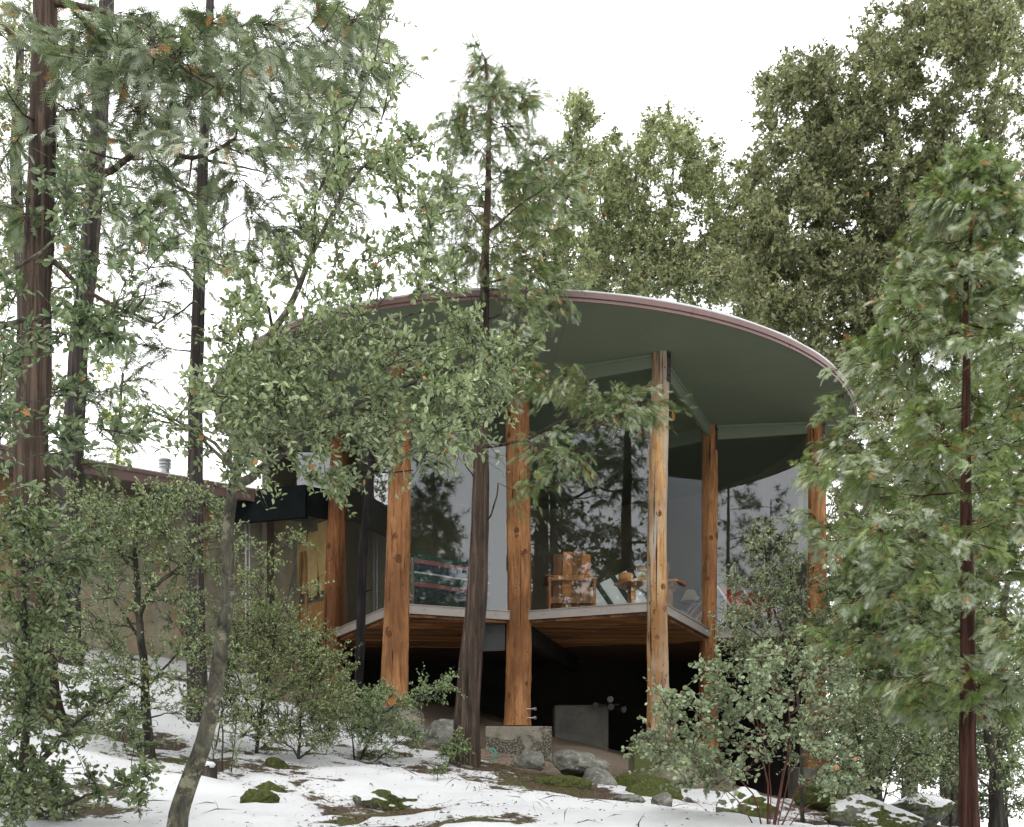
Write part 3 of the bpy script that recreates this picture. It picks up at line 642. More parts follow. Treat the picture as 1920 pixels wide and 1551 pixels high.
# papered windows
dv = XY['a'] - Q0; dv = dv / np.linalg.norm(dv); nv = np.array([-dv[1], dv[0]]); pm = (Q0 + XY['a']) / 2 + nv * .12
pw = thing('papered_screen', 'torn brown kraft paper and boards hung behind the pane beside the brown log post', 'screen', loc=(pm[0], pm[1], FZ), rz=math.atan2(dv[1], dv[0]))
G().box((0, .06, .95), (1.12, .03, 1.9)).build('backing', M['dark_wall'], pw)
rk = np.random.default_rng(21)
for x, z, w, h, tl in ((-.42, 1.22, .30, 1.0, -.05), (-.14, 1.16, .30, 1.05, .05), (.18, 1.26, .34, 1.1, -.06), (.45, 1.22, .28, 1.0, .04)):
    us = np.linspace(-.5, .5, 13); vs = np.linspace(-.5, .5, 13); U, V_ = np.meshgrid(us, vs)
    X = x + U * w * (1 - .12 * (V_ < -.3) * rk.random()) + V_ * tl; Z = z + V_ * h + .10 * (V_ < -.4) * (fbm(np.stack([U * 6, U * 0 + x * 9, U * 0], -1), 2) - .3)
    Y_ = .02 - .07 * fbm(np.stack([X * 7, Z * 5, X * 0 + x], -1), 3); I = np.arange(169).reshape(13, 13)
    p_ = obj('paper_sheet', mesh('paper_sheet', np.stack([X, Y_, Z], -1), np.stack([I[:-1, :-1], I[:-1, 1:], I[1:, 1:], I[1:, :-1]], -1).reshape(-1, 4)), M['kraft'], pw); p_.modifiers.new('thick', 'SOLIDIFY').thickness = .003
for k in range(5): G().box((-.44 + k * .22, .0, .28), (.205, .03, .56)).build('board', M['ply'], pw, bevel=.004)
for x, l in ((-.46, .08), (-.28, -.06), (.3, .2)): G().box((x, -.045, .7), (.05, .03, 1.4), roty(l)).build('batten', M['ply'], pw)

# ------------------------------------------------------------------ rocks, stump, hose
rr = np.random.default_rng(33)
def icos(n=3):
    t = (1 + 5 ** .5) / 2; V = [(-1, t, 0), (1, t, 0), (-1, -t, 0), (1, -t, 0), (0, -1, t), (0, 1, t), (0, -1, -t), (0, 1, -t), (t, 0, -1), (t, 0, 1), (-t, 0, -1), (-t, 0, 1)]
    T = [(0, 11, 5), (0, 5, 1), (0, 1, 7), (0, 7, 10), (0, 10, 11), (1, 5, 9), (5, 11, 4), (11, 10, 2), (10, 7, 6), (7, 1, 8), (3, 9, 4), (3, 4, 2), (3, 2, 6), (3, 6, 8), (3, 8, 9), (4, 9, 5), (2, 4, 11), (6, 2, 10), (8, 6, 7), (9, 8, 1)]
    V = [np.array(v) / np.linalg.norm(v) for v in V]
    for _ in range(n):
        c = {}; T2 = []
        def mid(a, b):
            k = (min(a, b), max(a, b))
            if k not in c: m = V[a] + V[b]; V.append(m / np.linalg.norm(m)); c[k] = len(V) - 1
            return c[k]
        for a, b, d in T:
            x, y, z = mid(a, b), mid(b, d), mid(d, a); T2 += [(a, x, z), (b, y, x), (d, z, y), (x, y, z)]
        T = T2
    return np.array(V), np.array(T)
IV, IT = icos(4)
def rock(px, py, w, h, Y, m, label, dep=.8, tilt=0, seed=0, ang=.35, group=None):
    ww, hh = w / F * Y, h / F * Y; c = W(px, py, Y)
    P = IV.copy(); n = fbm(IV * 1.3 + seed * 7.7, 3) - .44; P = P * (1 + 1.0 * n)[:, None]
    rs = np.random.default_rng(seed)
    for _ in range(7):                                  # cleave some flat faces
        d = nrm(rs.normal(size=3) * (1, 1, .8)); lim = rs.uniform(.62, .9); e = np.maximum(P @ d - lim, 0); P -= e[:, None] * d * .92
    P *= (1 + .14 * (fbm(IV * 6 + seed, 3) - .44) + (.16 if 'moss' in m else .05) * (fbm(IV * 19 + seed, 3) - .44))[:, None]
    P = P * (ww / 2 * 1.05, ww / 2 * dep, hh * .78) ; P = P @ (rotz(rs.uniform(-.4, .4)) @ roty(tilt)).T
    c[2] -= hh * .16
    o = obj('rock', mesh('rock', P, T=IT, smooth=True), M[m], loc=c)
    return tag(o, label, 'rock', group)
rock(1082, 1428, 112, 34, 11.9, 'rock', 'wide grey lichened slab resting below the aggregate pier', .7, .12, 1)
rock(996, 1426, 62, 32, 12.4, 'rock', 'small grey rock in front of the aggregate pier', .8, -.1, 2)
rock(1126, 1464, 56, 44, 11.3, 'rock', 'rounded grey rock under the lichened slab', .8, 0, 3)
rock(1172, 1468, 60, 40, 11.5, 'rock_moss', 'mossy rock beside the rounded grey one', .8, .1, 4)
rock(1050, 1474, 120, 36, 10.8, 'rock_moss', 'long low mossy rock below the slab, half in snow', .6, .05, 5)
rock(824, 1378, 66, 52, 12.4, 'rock_pale', 'pale lichened boulder beside the round-shouldered pier', .8, 0, 6)
rock(776, 1374, 50, 30, 12.9, 'rock', 'small dark rock behind the pale boulder', .8, 0, 7)
rock(728, 1512, 138, 52, 7.4, 'rock_snow', 'big mossy rock capped with snow in the open', .8, .05, 8)
rock(1182, 1498, 60, 16, 9.0, 'rock', 'thin flat stone poking out of the snow', .7, 0, 9)
rock(1242, 1502, 36, 26, 8.8, 'rock', 'small stone beside the thin flat stone', .9, 0, 10)
rock(1232, 1488, 110, 50, 11.0, 'rock_moss', 'moss-covered mound at the foot of the mossy pier', .8, 0, 11)
rock(488, 1512, 70, 50, 7.0, 'rock_moss', 'dark mossy rock right of the leaning oak', .8, 0, 12)
rock(512, 1482, 64, 26, 7.6, 'rock_moss', 'bright mossy stone above the dark mossy rock', .7, 0, 13)
rock(402, 1522, 56, 20, 7.0, 'rock_moss', 'low mossy stone close to the leaning oak trunk', .7, 0, 14)
rock(514, 1432, 52, 20, 9.0, 'rock_moss', 'mossy stone between the stump and the round bush', .7, 0, 15)
rock(244, 1545, 60, 30, 6.4, 'rock_snow', 'snow-dusted stone left of the leaning oak', .7, 0, 16)
rock(1395, 1512, 120, 44, 8.2, 'rock_snow', 'snow-topped boulder behind the manzanita stems', .8, 0, 17)
rock(1650, 1530, 190, 56, 8.6, 'rock_snow', 'broad mossy boulder streaked with snow beside the red cedar trunk', .8, .1, 18)
rock(1560, 1490, 130, 36, 10.5, 'rock_moss', 'mossy boulder behind the snow-streaked one', .8, 0, 19)
rock(1725, 1512, 140, 44, 10.4, 'rock_snow', 'snow-streaked boulder behind the red cedar trunk', .8, 0, 20)
rock(905, 1474, 70, 20, 10.2, 'rock_moss', 'low mossy stone below the centre cedar', .7, 0, 22)
rock(870, 1450, 44, 22, 10.9, 'rock', 'dark stone at the foot of the centre cedar', .7, 0, 23)
rock(1020, 1515, 40, 12, 8.2, 'rock_moss', 'tiny mossy stone lying alone in open snow', .7, 0, 24)
st = thing('tree_stump', 'cut grey stump with a snow cap behind the leaning oak', 'stump', loc=tuple(W(388, 1468, 8.0)))
a = np.linspace(0, 2 * np.pi, 18, endpoint=False); rs_ = .065 + .012 * np.sin(3 * a)
V = np.vstack([np.c_[np.cos(a) * rs_ * k, np.sin(a) * rs_ * k, np.full(18, z) + .015 * np.cos(a) * (z > .1)] for k, z in ((1.5, -.15), (1.1, 0), (1, .13))])
i = np.arange(18); j = (i + 1) % 18
G().add(V, np.vstack([np.c_[k * 18 + i, k * 18 + j, (k + 1) * 18 + j, (k + 1) * 18 + i] for k in range(2)]), [(36, 36 + k, 37 + k) for k in range(1, 17)]).build('trunk', M['bark_dark'], st)
G().lathe([(.06, .12), (.068, .145), (.05, .165), (.005, .172)], n=16).build('snow', M['snow'], st, True)
hp = [W(x, y, 12.0) for x, y in ((918, 1404), (925, 1405), (930, 1411), (929, 1419), (924, 1424))]
tag(G().tube(spline(hp, .02), .011, 8).build('garden_hose', M['hose'], None, True), 'short loop of turquoise garden hose by the aggregate pier', 'hose')

# ------------------------------------------------------------------ vegetation engine
T_DIA = (np.array([(0, 0, 0), (.45, -.5, .1), (1, 0, -.06), (.45, .5, .1)]), np.array([(0, 1, 2, 3)]))
T_TRI = (np.array([(0, -.3, 0), (.35, .5, .08), (1, -.12, -.04)]), np.array([(0, 1, 2)]))
T_OVAL = (np.array([(0, 0, 0), (.3, -.46, .09), (.72, -.42, .06), (1, 0, -.08), (.72, .42, .06), (.3, .46, .09)]), np.array([(0, 1, 2, 3), (0, 3, 4, 5)]))
T_ROUND = (np.array([(0, 0, 0), (.18, -.4, .06), (.6, -.52, .08), (.92, -.28, .03), (1, 0, -.03), (.92, .28, .03), (.6, .52, .08), (.18, .4, .06)]), np.array([(0, 1, 2, 3), (0, 3, 4, 5), (0, 5, 6, 7)]))
def spray_template(nside, nsub, seed, wid=.02):
    r = np.random.default_rng(seed); V = []; Qd = []
    def strip(a, b, w0, w1, z):
        a = np.array(a); b = np.array(b); d = b - a; p = np.array([-d[1], d[0]]) / (np.linalg.norm(d) + 1e-9); k = len(V)
        for q in (a - p * w0 * 1.25, b, a + p * w0 * 1.25): V.append((q[0], q[1], z - .10 * q[0] ** 2))
        Qd.append((k, k + 1, k + 2))
    strip((0, 0), (1, 0), wid, wid * .5, 0)
    for i in range(nside):
        t = .10 + .84 * i / nside; sg = 1 if i % 2 else -1; L = .50 * (1 - t) ** .6 * r.uniform(.8, 1.15) + .09; an = math.radians(r.uniform(34, 48)) * sg
        b = (t + L * math.cos(an), L * math.sin(an)); strip((t, 0), b, wid * .95, wid * .6, .03 * sg * r.random())
        for j in range(nsub):
            u = .3 + .62 * j / max(1, nsub); s2 = sg * (1 if j % 2 else -1); l2 = L * .42 * (1.1 - u) + .05; a2 = an + s2 * math.radians(36)
            p = (t + (b[0] - t) * u, b[1] * u); strip(p, (p[0] + l2 * math.cos(a2), p[1] + l2 * math.sin(a2)), wid * .9, wid * .55, .02 * r.random())
    return np.array(V), np.array(Qd)
SPR_HI = [spray_template(12, 0, k, .024) for k in range(5)]; SPR_LO = [spray_template(10, 0, k + 9, .036) for k in range(4)]; SPR_FAR = [spray_template(6, 0, k + 19, .055) for k in range(2)]
def needle_template():
    r = np.random.default_rng(4); V = []; Tq = []
    for k in range(9):
        d = nrm(np.array([r.uniform(.1, 1), *r.normal(size=2) * .75])); s = nrm(np.cross(d, r.normal(size=3))) * .045; b = np.array([r.uniform(-.3, .2), 0, 0]); n = len(V)
        V += [b - s, b + s, b + d]; Tq.append((n, n + 1, n + 2))
    return np.array(V), np.array(Tq)
NEEDLE = needle_template()
def stamp(tpl, P, D, N, L, Wd, C):
    tv, tq = tpl; D = nrm(D); B = nrm(np.cross(N, D)); N = np.cross(D, B)
    V = P[:, None, :] + L[:, None, None] * tv[None, :, 0:1] * D[:, None, :] + Wd[:, None, None] * tv[None, :, 1:2] * B[:, None, :] + L[:, None, None] * tv[None, :, 2:3] * N[:, None, :]
    n, k = len(P), len(tv)
    Qd = (tq[None] + (np.arange(n) * k)[:, None, None]).reshape(-1, tq.shape[1])
    return V.reshape(-1, 3), Qd, np.repeat(C, k, 0)
def merge(parts):
    V = []; Qd = []; C = []; n = 0
    for v, q, c in parts: V.append(v); Qd.append(q + n); C.append(c); n += len(v)
    return np.vstack(V), np.vstack(Qd), np.vstack(C)
def trunk_mesh(axes, n=22, amp=.22, flute=3.0, flare=.5, first_flare=True):
    parts = []; off = 0; V = []; Qd = []
    for ai, (P, R) in enumerate(axes):
        k = len(P); nn = n if R.max() > .05 else (10 if R.max() > .02 else 7)
        v, q = tubes(P[None], R[None], nn); v = v.reshape(k, nn, 3)
        if nn >= 10:
            dv = v - P[:, None, :]; a = np.linspace(0, 2 * np.pi, nn, endpoint=False)[None, :] + np.zeros((k, 1)); zz = np.cumsum(np.r_[0, np.linalg.norm(np.diff(P, axis=0), axis=1)])[:, None] + np.zeros((1, nn))
            f = fbm(np.stack([np.cos(a) * flute + P[0, 0], np.sin(a) * flute, zz * .9], -1), 4) - .44
            g2 = np.abs(fbm(np.stack([np.cos(a) * flute * 2 + 5, np.sin(a) * flute * 2, zz * .5], -1), 3) - .44)
            s = 1 + amp * f * 1.5 - amp * np.clip(.08 - g2, 0, 1) * 3
            if ai == 0 and first_flare: s = s * (1 + flare * np.exp(-zz / .25) * (1 + .4 * np.sin(a * 5)))
            v = P[:, None, :] + dv * s[..., None]
        V.append(v.reshape(-1, 3)); Qd.append(q + off); off += k * nn
    return np.vstack(V), np.vstack(Qd)

def tree(name, label, cat, axes, clumps, r, leaf, bark, group=None, tw=9, tl=None, sub_r=.006, rise=.25, style='oak', leafL=.045, leafW=.5, per=12, cols=None, mat_leaf='oak_leaf', tpl=None, amp=.22, sides=22, snow=0, orange=.01, flare=.5, droop=.2, crownname='crown', maxlen=None, wander=.08, flatn=.55, bare=0):
    """axes: hand-laid limbs [(pts, r0, r1)], clumps: (centre xyz, radius); limbs grow to each clump, twigs fill it, leaves sit on twigs"""
    base = np.array(axes[0][0][0], float)
    ax = []
    for pts, r0, r1 in axes:
        P = spline(pts, .06 if r0 > .03 else .09); t = np.linspace(0, 1, len(P)); jit = (np.stack([fbm(np.c_[t * 9 * (1 + k), t * 0 + base[0], t * 0 + k * 3.3], 3) for k in range(3)], 1) - .44) * wander * (0.5 + r0 * 2); jit[0] = 0
        ax.append((P + jit, r0 + (r1 - r0) * t ** .85))
    NPOS = np.vstack([P for P, _ in ax]); NR = np.concatenate([R for _, R in ax])
    # a limb must not spring from the very foot of the stem
    ok = np.ones(len(NPOS), bool); ok[:max(1, int(len(ax[0][0]) * .08))] = False
    NPOS = NPOS[ok]; NR = NR[ok]
    C = np.array([c for c, _ in clumps]); CR = np.array([q for _, q in clumps])
    order = np.argsort([np.min(np.linalg.norm(NPOS - c, axis=1)) for c in C])
    TP = []; TR = []; BP = []; BR = []; LP = []; LD = []; LT = []; LC = []; LN = []; LS = []; LF = []; K = 7
    for ci in order:
        c, q = C[ci], CR[ci]; d = NPOS - c; dist = np.linalg.norm(d, axis=1); cost = dist + np.clip(d[:, 2] + rise * dist, 0, None) * 1.6 - NR * 1.0
        b = int(np.argmin(cost)); p0 = NPOS[b]; L = dist[b]; t = np.linspace(0, 1, K)[:, None]
        side = r.normal(size=3); side -= side @ (c - p0) / (L * L + 1e-9) * (c - p0); side = nrm(side) * L * r.uniform(.03, .13); sag = np.array([0, 0, -droop * L]) if style == 'cedar' else np.array([0, 0, .10 * L])
        P = p0 + (c - p0) * t + side * np.sin(t * math.pi) + sag * np.sin(t * math.pi) * (1 if style != 'cedar' else .6) + r.normal(size=(K, 3)) * L * .018 * np.sin(t * math.pi)
        rb = min(NR[b] * .62, .006 + .013 * L); R = rb + (max(.0022, sub_r * .6) - rb) * t[:, 0] ** .8
        BP.append(P); BR.append(R); NPOS = np.vstack([NPOS, P[2:]]); NR = np.r_[NR, R[2:]]
        n = max(3, int(tw * r.uniform(.75, 1.3))); ts = r.uniform(.45, 1.0, n); s = np.stack([np.interp(ts, t[:, 0], P[:, k]) for k in range(3)], 1)
        e = nrm(r.normal(size=(n, 3))) * (r.random((n, 1)) ** .4) * q
        outd = c - p0; e = c + e + nrm(outd[None])[0] * q * .25
        pn = nrm(np.array([0, 0, 1.]) + r.normal(size=3) * .38); fw = nrm(outd * np.array([1, 1, .5])); sd_ = nrm(np.cross(pn, fw))
        if style == 'cedar':                    # flat plume: twigs alternate to both sides of the limb, tips hanging
            sg = np.where(np.arange(n) % 2, 1, -1)[:, None]; ln = q * (1.75 - 1.0 * ts)[:, None] * r.uniform(.7, 1.25, (n, 1))
            e = s + nrm(fw * .75 + sd_ * sg * .75 + r.normal(size=(n, 3)) * .22) * ln; e[:, 2] -= (.30 * ln[:, 0])
        mid = (s + e) / 2 + r.normal(size=(n, 3)) * q * .10 + (np.array([0, 0, .12 * q]))
        tt = np.linspace(0, 1, 4)[None, :, None]; Tw = (1 - tt) ** 2 * s[:, None] + 2 * tt * (1 - tt) * mid[:, None] + tt ** 2 * e[:, None]
        TP.append(Tw); TR.append(np.repeat(np.array([[1, .8, .55, .3]]) * sub_r, n, 0))
        if r.random() < bare: continue
        tint = r.uniform(.78, 1.22); sn_ = float(r.random() < snow)
        m = max(2, int(per)); u = np.sort(r.uniform(.15, 1.0, (n, m)), 1); u[:, -1] = 1
        i0 = np.clip((u * 3).astype(int), 0, 2); fr_ = u * 3 - i0; rows = np.arange(n)[:, None]
        p = Tw[rows, i0] * (1 - fr_[..., None]) + Tw[rows, i0 + 1] * fr_[..., None]; dd_ = nrm(Tw[rows, i0 + 1] - Tw[rows, i0])
        LN.append(np.repeat(pn[None], n * m, 0)); LS.append(np.repeat(sd_[None], n * m, 0)); LP.append(p.reshape(-1, 3)); LD.append(dd_.reshape(-1, 3)); LC.append(np.full(n * m, tint)); LF.append(np.full(n * m, sn_)); LT.append(u.reshape(-1))
    root = thing(name, label, cat, group, tuple(base))
    V, Qd = trunk_mesh(ax, sides, amp, flare=flare); obj('trunk', mesh('trunk', V - base, Qd, smooth=True), M[bark], root)
    far = base[1] > 12.4 and style != 'cedar' and mat_leaf != 'oak_leaf' or style == 'pine'; v1, q1 = tubes(np.array(BP), np.array(BR), 4 if far else 6); k2 = slice(None, None, 5) if far else slice(None); v2, q2 = tubes(np.vstack(TP)[k2][:, [0, 1, 3]], np.vstack(TR)[k2][:, [0, 1, 3]], 3)
    obj('branches', mesh('branches', np.vstack([v1, v2]) - base, np.vstack([q1, q2 + len(v1)]), smooth=True), M[bark], root)['kind'] = 'stuff'
    P = np.vstack(LP); D = np.vstack(LD); tint = np.concatenate(LC); u = np.concatenate(LT); n = len(P)
    up = np.array([0, 0, 1.])
    if style == 'cedar':
        D2 = nrm(D * .8 + np.vstack(LS) * r.normal(size=(n, 1)) * .55 + r.normal(size=(n, 3)) * .22 + (0, 0, -.22)); N = nrm(np.vstack(LN) + r.normal(size=(n, 3)) * .45)
        Ls = leafL * r.uniform(.7, 1.3, n); Ws = Ls * 1.0
    elif style == 'pine':
        D2 = nrm(D + r.normal(size=(n, 3)) * .4 + (0, 0, .15)); N = nrm(r.normal(size=(n, 3))); Ls = leafL * r.uniform(.8, 1.2, n); Ws = Ls
    else:
        D2 = nrm(D * .55 + r.normal(size=(n, 3)) * .75 + up * .12); N = nrm(r.normal(size=(n, 3)) * flatn + up * (1 - flatn * .6)); Ls = leafL * r.uniform(.6, 1.25, n); Ws = Ls * leafW * r.uniform(.8, 1.15, n)
    ca, cb = np.array(cols[0]), np.array(cols[1]); w = r.random((n, 1)); col = GAIN * (ca * (1 - w) + cb * w) * tint[:, None] * r.uniform(.75, 1.25, (n, 1))
    if snow:
        f = (np.clip(u, 0, 1) ** 1.2 * np.concatenate(LF) * r.uniform(.2, .95, n))[:, None]; col = col * (1 - f) + np.array([.52, .55, .48]) * f
    og = r.random(n) < orange; col[og] = np.array([.42, .19, .06]) * r.uniform(.6, 1.1, (og.sum(), 1))
    tp = tpl if isinstance(tpl, list) else [tpl]; parts = []; sel = r.integers(0, len(tp), n)
    for k, t_ in enumerate(tp):
        mk = sel == k
        if mk.any(): parts.append(stamp(t_, P[mk], D2[mk], N[mk], Ls[mk], Ws[mk], col[mk]))
    V, Qd, Cc = merge(parts); obj(crownname, mesh(crownname, V - base, Qd if Qd.shape[1] == 4 else None, Qd if Qd.shape[1] == 3 else None, col=Cc), M[mat_leaf], root)
    return root
def blobs(r, Y0, dY, spec, rad, jit=.35, mul=1.0):
    out = []; spec = [(a_, b_, c_, d_, max(1, int(round(e_ * mul)))) for a_, b_, c_, d_, e_ in spec]
    for px, py, rx, ry, n in spec:
        for k in range(n):
            a = r.uniform(0, 2 * math.pi); q = math.sqrt(r.random()); Y = Y0 + r.uniform(-dY, dY)
            out.append((W(px + rx * q * math.cos(a), py + ry * q * math.sin(a), Y), rad / F * Y0 * r.uniform(1 - jit, 1 + jit)))
    return out
def ax(Y, pts, r0, r1, dY=None):
    n = len(pts); ys = [Y] * n if dY is None else [Y + dY * k / (n - 1) for k in range(n)]
    return ([W(x, y, yy) for (x, y), yy in zip(pts, ys)], r0, r1)
def root_at(px, Y, dz=-.15): x = (px - 960) / F * Y; return np.array([x, Y, gz(x, Y) + dz])

GAIN = np.array([1.46, 1.44, 1.24])
# ------------------------------------------------------------------ the trees
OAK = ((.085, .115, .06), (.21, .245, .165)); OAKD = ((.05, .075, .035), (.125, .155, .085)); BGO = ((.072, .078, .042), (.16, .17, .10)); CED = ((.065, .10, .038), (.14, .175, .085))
SAGE = ((.09, .112, .07), (.20, .228, .155)); MANZ = ((.085, .112, .075), (.185, .22, .155)); SHR = ((.07, .10, .05), (.20, .235, .14))

# leaning oak in front of the house
r = np.random.default_rng(101); Y = 5.2
axs = [([root_at(318, 5.2)] + [W(x, y, Y) for x, y in ((340, 1510), (382, 1390), (405, 1250), (425, 1100), (432, 960), (441, 885), (455, 790), (488, 660), (540, 580), (600, 445), (660, 345), (712, 290))], .053, .007),
       ax(Y, ((437, 915), (470, 895), (505, 865), (545, 835), (640, 770), (740, 730), (860, 690), (950, 655)), .026, .006, -.3),
       ax(Y, ((488, 665), (560, 690), (640, 640), (720, 600), (800, 585)), .014, .004, .4), ax(Y, ((441, 880), (400, 830), (350, 800), (290, 760)), .012, .004, .3),
       ax(Y, ((600, 445), (590, 380), (640, 250), (700, 120), (722, 20)), .010, .003, -.5), ax(Y, ((560, 530), (540, 480), (510, 430), (480, 400)), .010, .003, .3)]
cl = blobs(r, Y, .75, [(640, 725, 230, 90, 40), (520, 800, 110, 90, 18), (840, 735, 110, 75, 15), (910, 690, 60, 55, 8), (765, 825, 100, 55, 13), (880, 810, 50, 35, 4), (480, 715, 90, 70, 13), (620, 640, 110, 40, 9), (700, 650, 80, 40, 5)], 76, mul=1.3) + blobs(r, Y, .9, [
    (680, 335, 70, 60, 6), (745, 300, 50, 60, 5), (560, 470, 70, 60, 6), (705, 430, 90, 60, 7), (795, 350, 60, 70, 6), (716, 90, 22, 80, 4), (800, 490, 80, 50, 6), (640, 545, 90, 40, 6), (420, 700, 50, 80, 7), (320, 780, 60, 80, 5), (520, 560, 80, 50, 5), (440, 480, 60, 60, 4), (600, 250, 60, 60, 3), (430, 850, 50, 40, 3), (860, 620, 60, 40, 3), (640, 900, 70, 35, 4)], 60, mul=1.0)
tree('oak_tree', 'leaning oak with lichened grey trunk forking in front of the round roof', 'tree', axs, cl, r, None, 'bark_oak', tw=8, per=13, leafL=.035, leafW=.52, cols=OAK, tpl=T_OVAL, sub_r=.0028, amp=.14, orange=.006, flare=.25)

# oak reaching in from beyond the left edge
r = np.random.default_rng(102); Y = 4.3
axs = [([root_at(-190, 4.3)] + [W(x, y, Y) for x, y in ((-190, 1300), (-170, 1000), (-150, 700), (-130, 400), (-120, 150))], .06, .02), ax(Y, ((-150, 740), (-60, 650), (40, 600), (140, 590), (230, 560)), .02, .004, .2), ax(Y, ((-140, 620), (-50, 540), (40, 500), (110, 440)), .02, .004)]
cl = blobs(r, Y, .5, [(110, 420, 60, 100, 5), (160, 640, 90, 80, 6), (230, 545, 80, 80, 4), (150, 760, 70, 80, 3), (200, 840, 80, 50, 3), (250, 420, 50, 50, 2), (15, 620, 40, 100, 4), (10, 800, 30, 100, 3), (150, 340, 40, 40, 1)], 60)
tree('oak_tree', 'oak branch spray hanging across the thick left cedar trunk', 'tree', axs, cl, r, None, 'bark_oak', tw=8, per=12, leafL=.037, leafW=.5, cols=((.05, .08, .04), (.135, .17, .105)), tpl=T_OVAL, sub_r=.003, orange=.004)

# the cedars on the left
r = np.random.default_rng(103); Y = 9.3
axs = [([root_at(72, Y)] + [W(x, y, Y) for x, y in ((70, 1250), (64, 950), (60, 800), (68, 550), (76, 350), (82, 50), (88, -200), (92, -500))], .178, .08),
       ax(Y, ((72, 350), (120, 345), (185, 332), (240, 300), (275, 275), (360, 296), (440, 262)), .042, .012, -.6), ax(Y, ((86, 5), (150, 12), (235, 40), (300, 90), (340, 125), (400, 165)), .034, .008, -.4),
       ax(Y, ((80, 480), (120, 505), (150, 540), (250, 590), (295, 606), (312, 585)), .03, .008, -.3), ax(Y, ((250, 585), (270, 560), (275, 525)), .014, .004), ax(Y, ((80, 110), (40, 80), (0, 45), (-60, 10)), .026, .01), ax(Y, ((80, 270), (150, 280), (210, 296), (270, 300)), .016, .005, .4)]
cl = blobs(r, Y, 1.0, [(250, 60, 130, 60, 16), (400, 70, 120, 70, 16), (560, 40, 130, 50, 12), (330, 190, 90, 60, 9), (230, 180, 70, 60, 6), (170, 90, 60, 80, 6), (20, 120, 40, 120, 6), (320, 340, 60, 50, 4), (450, 270, 60, 40, 4), (20, 350, 30, 120, 5), (150, 220, 40, 80, 4), (240, 400, 50, 50, 3)], 60, mul=1.2)
tree('cedar_tree', 'thick cedar trunk with bare crooked limbs at the far left', 'tree', axs, cl, r, None, 'bark_cedar', group=None, tw=7, per=7, leafL=.13, cols=((.06, .09, .05), (.16, .19, .13)), tpl=SPR_LO, mat_leaf='cedar', style='cedar', sub_r=.004, rise=-.1, orange=.025, snow=.3, sides=34, amp=.3, bare=.28)
r = np.random.default_rng(104); Y = 13.2
axs = [([root_at(128, Y)] + [W(x, y, Y) for x, y in ((130, 1150), (136, 900), (150, 650), (165, 500), (182, 300), (196, 80), (205, -150))], .15, .09), ax(Y, ((150, 640), (180, 600), (250, 560), (300, 550)), .02, .006), ax(Y, ((190, 190), (160, 150), (155, 120)), .016, .006), ax(Y, ((176, 380), (230, 350), (290, 360)), .02, .006)]
cl = blobs(r, Y, 1.2, [(150, 150, 80, 130, 12), (230, 300, 90, 90, 10), (120, 420, 60, 120, 9), (230, 420, 60, 60, 5), (190, 720, 70, 90, 8), (150, 850, 50, 60, 4), (260, 130, 80, 90, 8), (20, 700, 40, 150, 9), (25, 450, 40, 100, 6)], 60, mul=1.25)
tree('cedar_tree', 'dark cedar leaning just behind the thick left trunk', 'tree', axs, cl, r, None, 'bark_grey', tw=6, per=7, leafL=.15, cols=((.05, .075, .04), (.13, .155, .09)), tpl=SPR_LO, mat_leaf='cedar', style='cedar', sub_r=.005, rise=-.1, orange=.01, bare=.25)
r = np.random.default_rng(105); Y = 11.0
axs = [([root_at(372, Y)] + [W(x, y, Y) for x, y in ((370, 1250), (366, 1000), (365, 850), (368, 700), (374, 500), (380, 350), (388, 180), (392, 60), (394, -60))], .112, .04),
       ax(Y, ((368, 680), (400, 690), (440, 705), (480, 700), (520, 685)), .018, .004, -.5), ax(Y, ((376, 480), (420, 500), (470, 500)), .016, .004), ax(Y, ((372, 560), (330, 590), (305, 610)), .012, .004), ax(Y, ((376, 370), (330, 350), (270, 310)), .02, .005), ax(Y, ((382, 300), (440, 310), (520, 330)), .018, .004), ax(Y, ((374, 540), (330, 500), (240, 510)), .013, .004), ax(Y, ((376, 450), (410, 430), (460, 400)), .013, .004)]
cl = blobs(r, Y, 1.1, [(480, 160, 100, 90, 17), (600, 170, 90, 110, 18), (640, 80, 60, 80, 8), (560, 280, 80, 60, 9), (450, 370, 60, 60, 6), (330, 420, 60, 60, 6), (300, 300, 70, 60, 6), (620, 300, 60, 50, 5), (390, 60, 60, 70, 8), (640, 400, 50, 40, 3), (520, 420, 50, 40, 4), (320, 560, 40, 40, 2), (300, 500, 50, 40, 3), (690, 130, 30, 60, 3), (450, 480, 60, 40, 4), (300, 620, 50, 40, 3)], 60, mul=1.2)
tree('cedar_tree', 'slender dark cedar with many side limbs in front of the low wing', 'tree', axs, cl, r, None, 'bark_grey', tw=7, per=7, leafL=.145, cols=((.075, .10, .065), (.185, .215, .155)), tpl=SPR_LO, mat_leaf='cedar', style='cedar', sub_r=.0045, rise=-.1, orange=.02, snow=.32, bare=.28)

